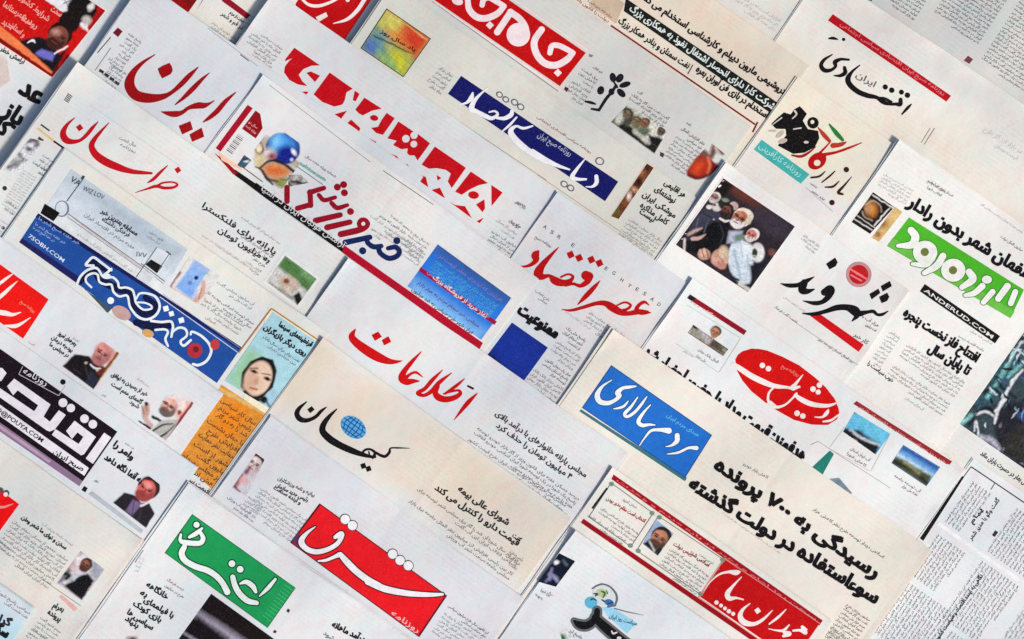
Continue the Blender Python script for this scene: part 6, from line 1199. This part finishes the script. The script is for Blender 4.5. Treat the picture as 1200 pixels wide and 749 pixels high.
photo(P, Ze.p((282, 352), (960, 840), (640, 1290), (-40, 800)), [(Ze.st((150, 520, 40), (400, 690, 60), (560, 800, 60)), (176, 168, 186), 40), (Ze.po((60, 660), (160, 550), (420, 740), (340, 900)), (20, 14, 20), 30), (Ze.st((20, 680, 16), (160, 770, 20)), (150, 146, 160), 14)], (24, 16, 18), seed=48, noise=0.10)
photo(P, D1.p((590, 735), (640, 735), (650, 780), (570, 790)), [(D1.el(615, 760, 24, 20), (110, 70, 60), 10)], (190, 186, 184), seed=49)

# ---- page with red box cut by the left edge, bottom left
P = Paper("grey cream page with a small red box and a portrait of a man in black", 60, 421, 500, 860, 0.2, tint=(214, 214, 213), tint2=(220, 214, 208))
Z, zs = Q(0, 560), Q(50, 630)
i = Ink(P, 'banner'); i.quad([(-40, 544), (22.5, 591), (0, 622), (-62, 575)], (232, 12, 16)); b = i.build()
i = Ink(P, 'lettering', b, 1); i.shape([Z.st((-60, 250, 20), (20, 258, 22), (70, 245, 16), (115, 228, 6))], (244, 140, 136), 0); i.shape([Z.el(55, 135, 28), Z.el(5, 110, 26)], (90, 80, 84), 0); i.shape([Z.el(50, 146, 20)], (240, 226, 226), 1); i.build()
i = Ink(P, 'headline'); i.fit('سخن و نوای ما شهر وطن', Z.p((185, 355))[0], Z.p((575, 632))[0], 7, (40, 42, 42), 0.045); i.fit('بهرام', zs.p((85, 610))[0], zs.p((180, 655))[0], 9, (40, 52, 46), 0.04); i.fit('پرونده', zs.p((40, 665))[0], zs.p((150, 740))[0], 9, (40, 52, 46), 0.04); i.build()
px = dict(col=(116, 118, 116), off=0.02)
body(P, (Z.p((205, 260))[0], Z.p((650, 580))[0], 1, 4.6, dict(col=(150, 140, 146))), (Z.p((125, 365))[0], Z.p((610, 710))[0], 8, 5.6, px), (Z.p((0, 530))[0], Z.p((90, 600))[0], 2, 5, px), (D1.p((195, 640))[0], D1.p((290, 710))[0], 5, 5.2, px), (D1.p((150, 690))[0], D1.p((250, 760))[0], 5, 5.2, px))
i = Ink(P, 'rule'); i.line(zs.p((0, 370))[0], zs.p((335, 600))[0], 0.7, (130, 120, 100)); i.quad(zs.p((140, 520), (170, 505), (310, 620), (280, 650)), (220, 170, 162)); i.build()
photo(P, zs.p((335, 118), (545, 280), (345, 552), (125, 400)), [(zs.po((335, 118), (360, 130), (170, 400), (125, 400)), (110, 110, 120), 14), (zs.po((440, 170), (545, 275), (470, 390), (420, 330)), (150, 156, 166), 20), (zs.el(330, 200, 50, 60, 40), (220, 208, 214), 24), (zs.po((170, 410), (260, 360), (340, 330), (400, 320), (450, 380), (345, 552)), (18, 17, 19), 9), (zs.st((180, 310, 40), (230, 330, 40), (210, 360, 40)), (30, 28, 34), 12), face(zs, 378, 242, 54, (128, 80, 66), (30, 22, 22), (70, 40, 36), turn=-0.1), (zs.st((310, 330, 18), (270, 370, 22)), (190, 200, 212), 10), (zs.el(265, 260, 24, 30), (206, 176, 172), 12), (zs.st((190, 400, 30), (240, 380, 20)), (206, 206, 210), 12)], (196, 190, 196), seed=50, noise=0.09, fine=0.7)

# ---- pale blue page corner, bottom left
P = Paper("pale blue page corner with black words, lying on the page with a small red box", 60, 561, 441, 900, 0.0, tint=(186, 214, 228), tint2=(206, 218, 226), bands=[(0, 14, (214, 218, 222), 10)])
Z = D1
i = Ink(P, 'headline'); i.fit('گرانی', Z.p((-60, 640))[0], Z.p((45, 690))[0], 12, (40, 46, 52), 0.05); i.fit('سکه', Z.p((-40, 700))[0], Z.p((30, 745))[0], 16, (20, 22, 26), 0.06); i.build()
body(P, (Z.p((-30, 500))[0], Z.p((150, 620))[0], 2, 6, dict(col=(120, 124, 128), off=0.03)))

# ------------------------------------------------------------------ loose edges: free sheet edges and corners curl up a little where nothing lies on them
def rect_dist(P, X, Y):
    dx, dy = X - P.tl[0], Y - P.tl[1]
    u = dx * P.e1[0] + dy * P.e1[1]; v = dx * P.e2[0] + dy * P.e2[1]
    return np.hypot(np.maximum(np.maximum(-u, u - P.w), 0), np.maximum(np.maximum(-v, v - P.h), 0))

def curl(P, X, Y, later):
    dx, dy = X - P.tl[0], Y - P.tl[1]
    u = dx * P.e1[0] + dy * P.e1[1]; v = dx * P.e2[0] + dy * P.e2[1]
    nz = 0.5 + 0.5 * np.clip(P.curl_noise(X, Y), -1, 1)
    l = P.curl_amp[0] * np.exp(-np.maximum(u, 0) / 16.0) + P.curl_amp[1] * np.exp(-np.maximum(P.w - u, 0) / 16.0) + P.curl_amp[2] * np.exp(-np.maximum(v, 0) / 12.0)
    d = l * (0.25 + nz)
    for cu, amp in ((0.0, P.curl_amp[3]), (P.w, P.curl_amp[4])):
        d = d + amp * np.exp(-np.hypot(u - cu, v) / 26.0)
    m = np.ones(X.shape)
    for Q_ in later:
        m = m * np.clip((rect_dist(Q_, X, Y) - 3.0) / 34.0, 0, 1)
    return d * m * m * (3 - 2 * m) * MM

for n_, P in enumerate(PAPERS):
    r = np.random.RandomState(900 + n_)
    P.curl_noise = SineNoise(700 + n_, 60, 160, 5)
    P.curl_amp = r.uniform(0.2, 2.4, 3) * r.choice([0.3, 1.0], 3)
    P.curl_amp = list(P.curl_amp) + list(r.uniform(0.0, 3.2, 2))
    later = [q for q in PAPERS[n_ + 1:] if q.level > P.level and sat_overlap(P.corners + 0, q.corners, -40)]
    kids = [o for o in bpy.data.objects if o.type == 'MESH' and (o.parent == P.root or (o.parent and o.parent.parent == P.root))]
    for o in kids:
        me = o.data; co = np.empty(len(me.vertices) * 3, np.float32); me.vertices.foreach_get('co', co); co = co.reshape(-1, 3).astype(float)
        f = (CAM_H - co[:, 2]) / CAM_H
        X = co[:, 0] / (PX * f) + 600; Y = 374.5 - co[:, 1] / (PX * f)
        g = 0.55 if o.name.startswith('inner_pages') else 1.0
        co[:, 2] += curl(P, X, Y, later) * g
        me.vertices.foreach_set('co', co.astype(np.float32).ravel()); me.update()
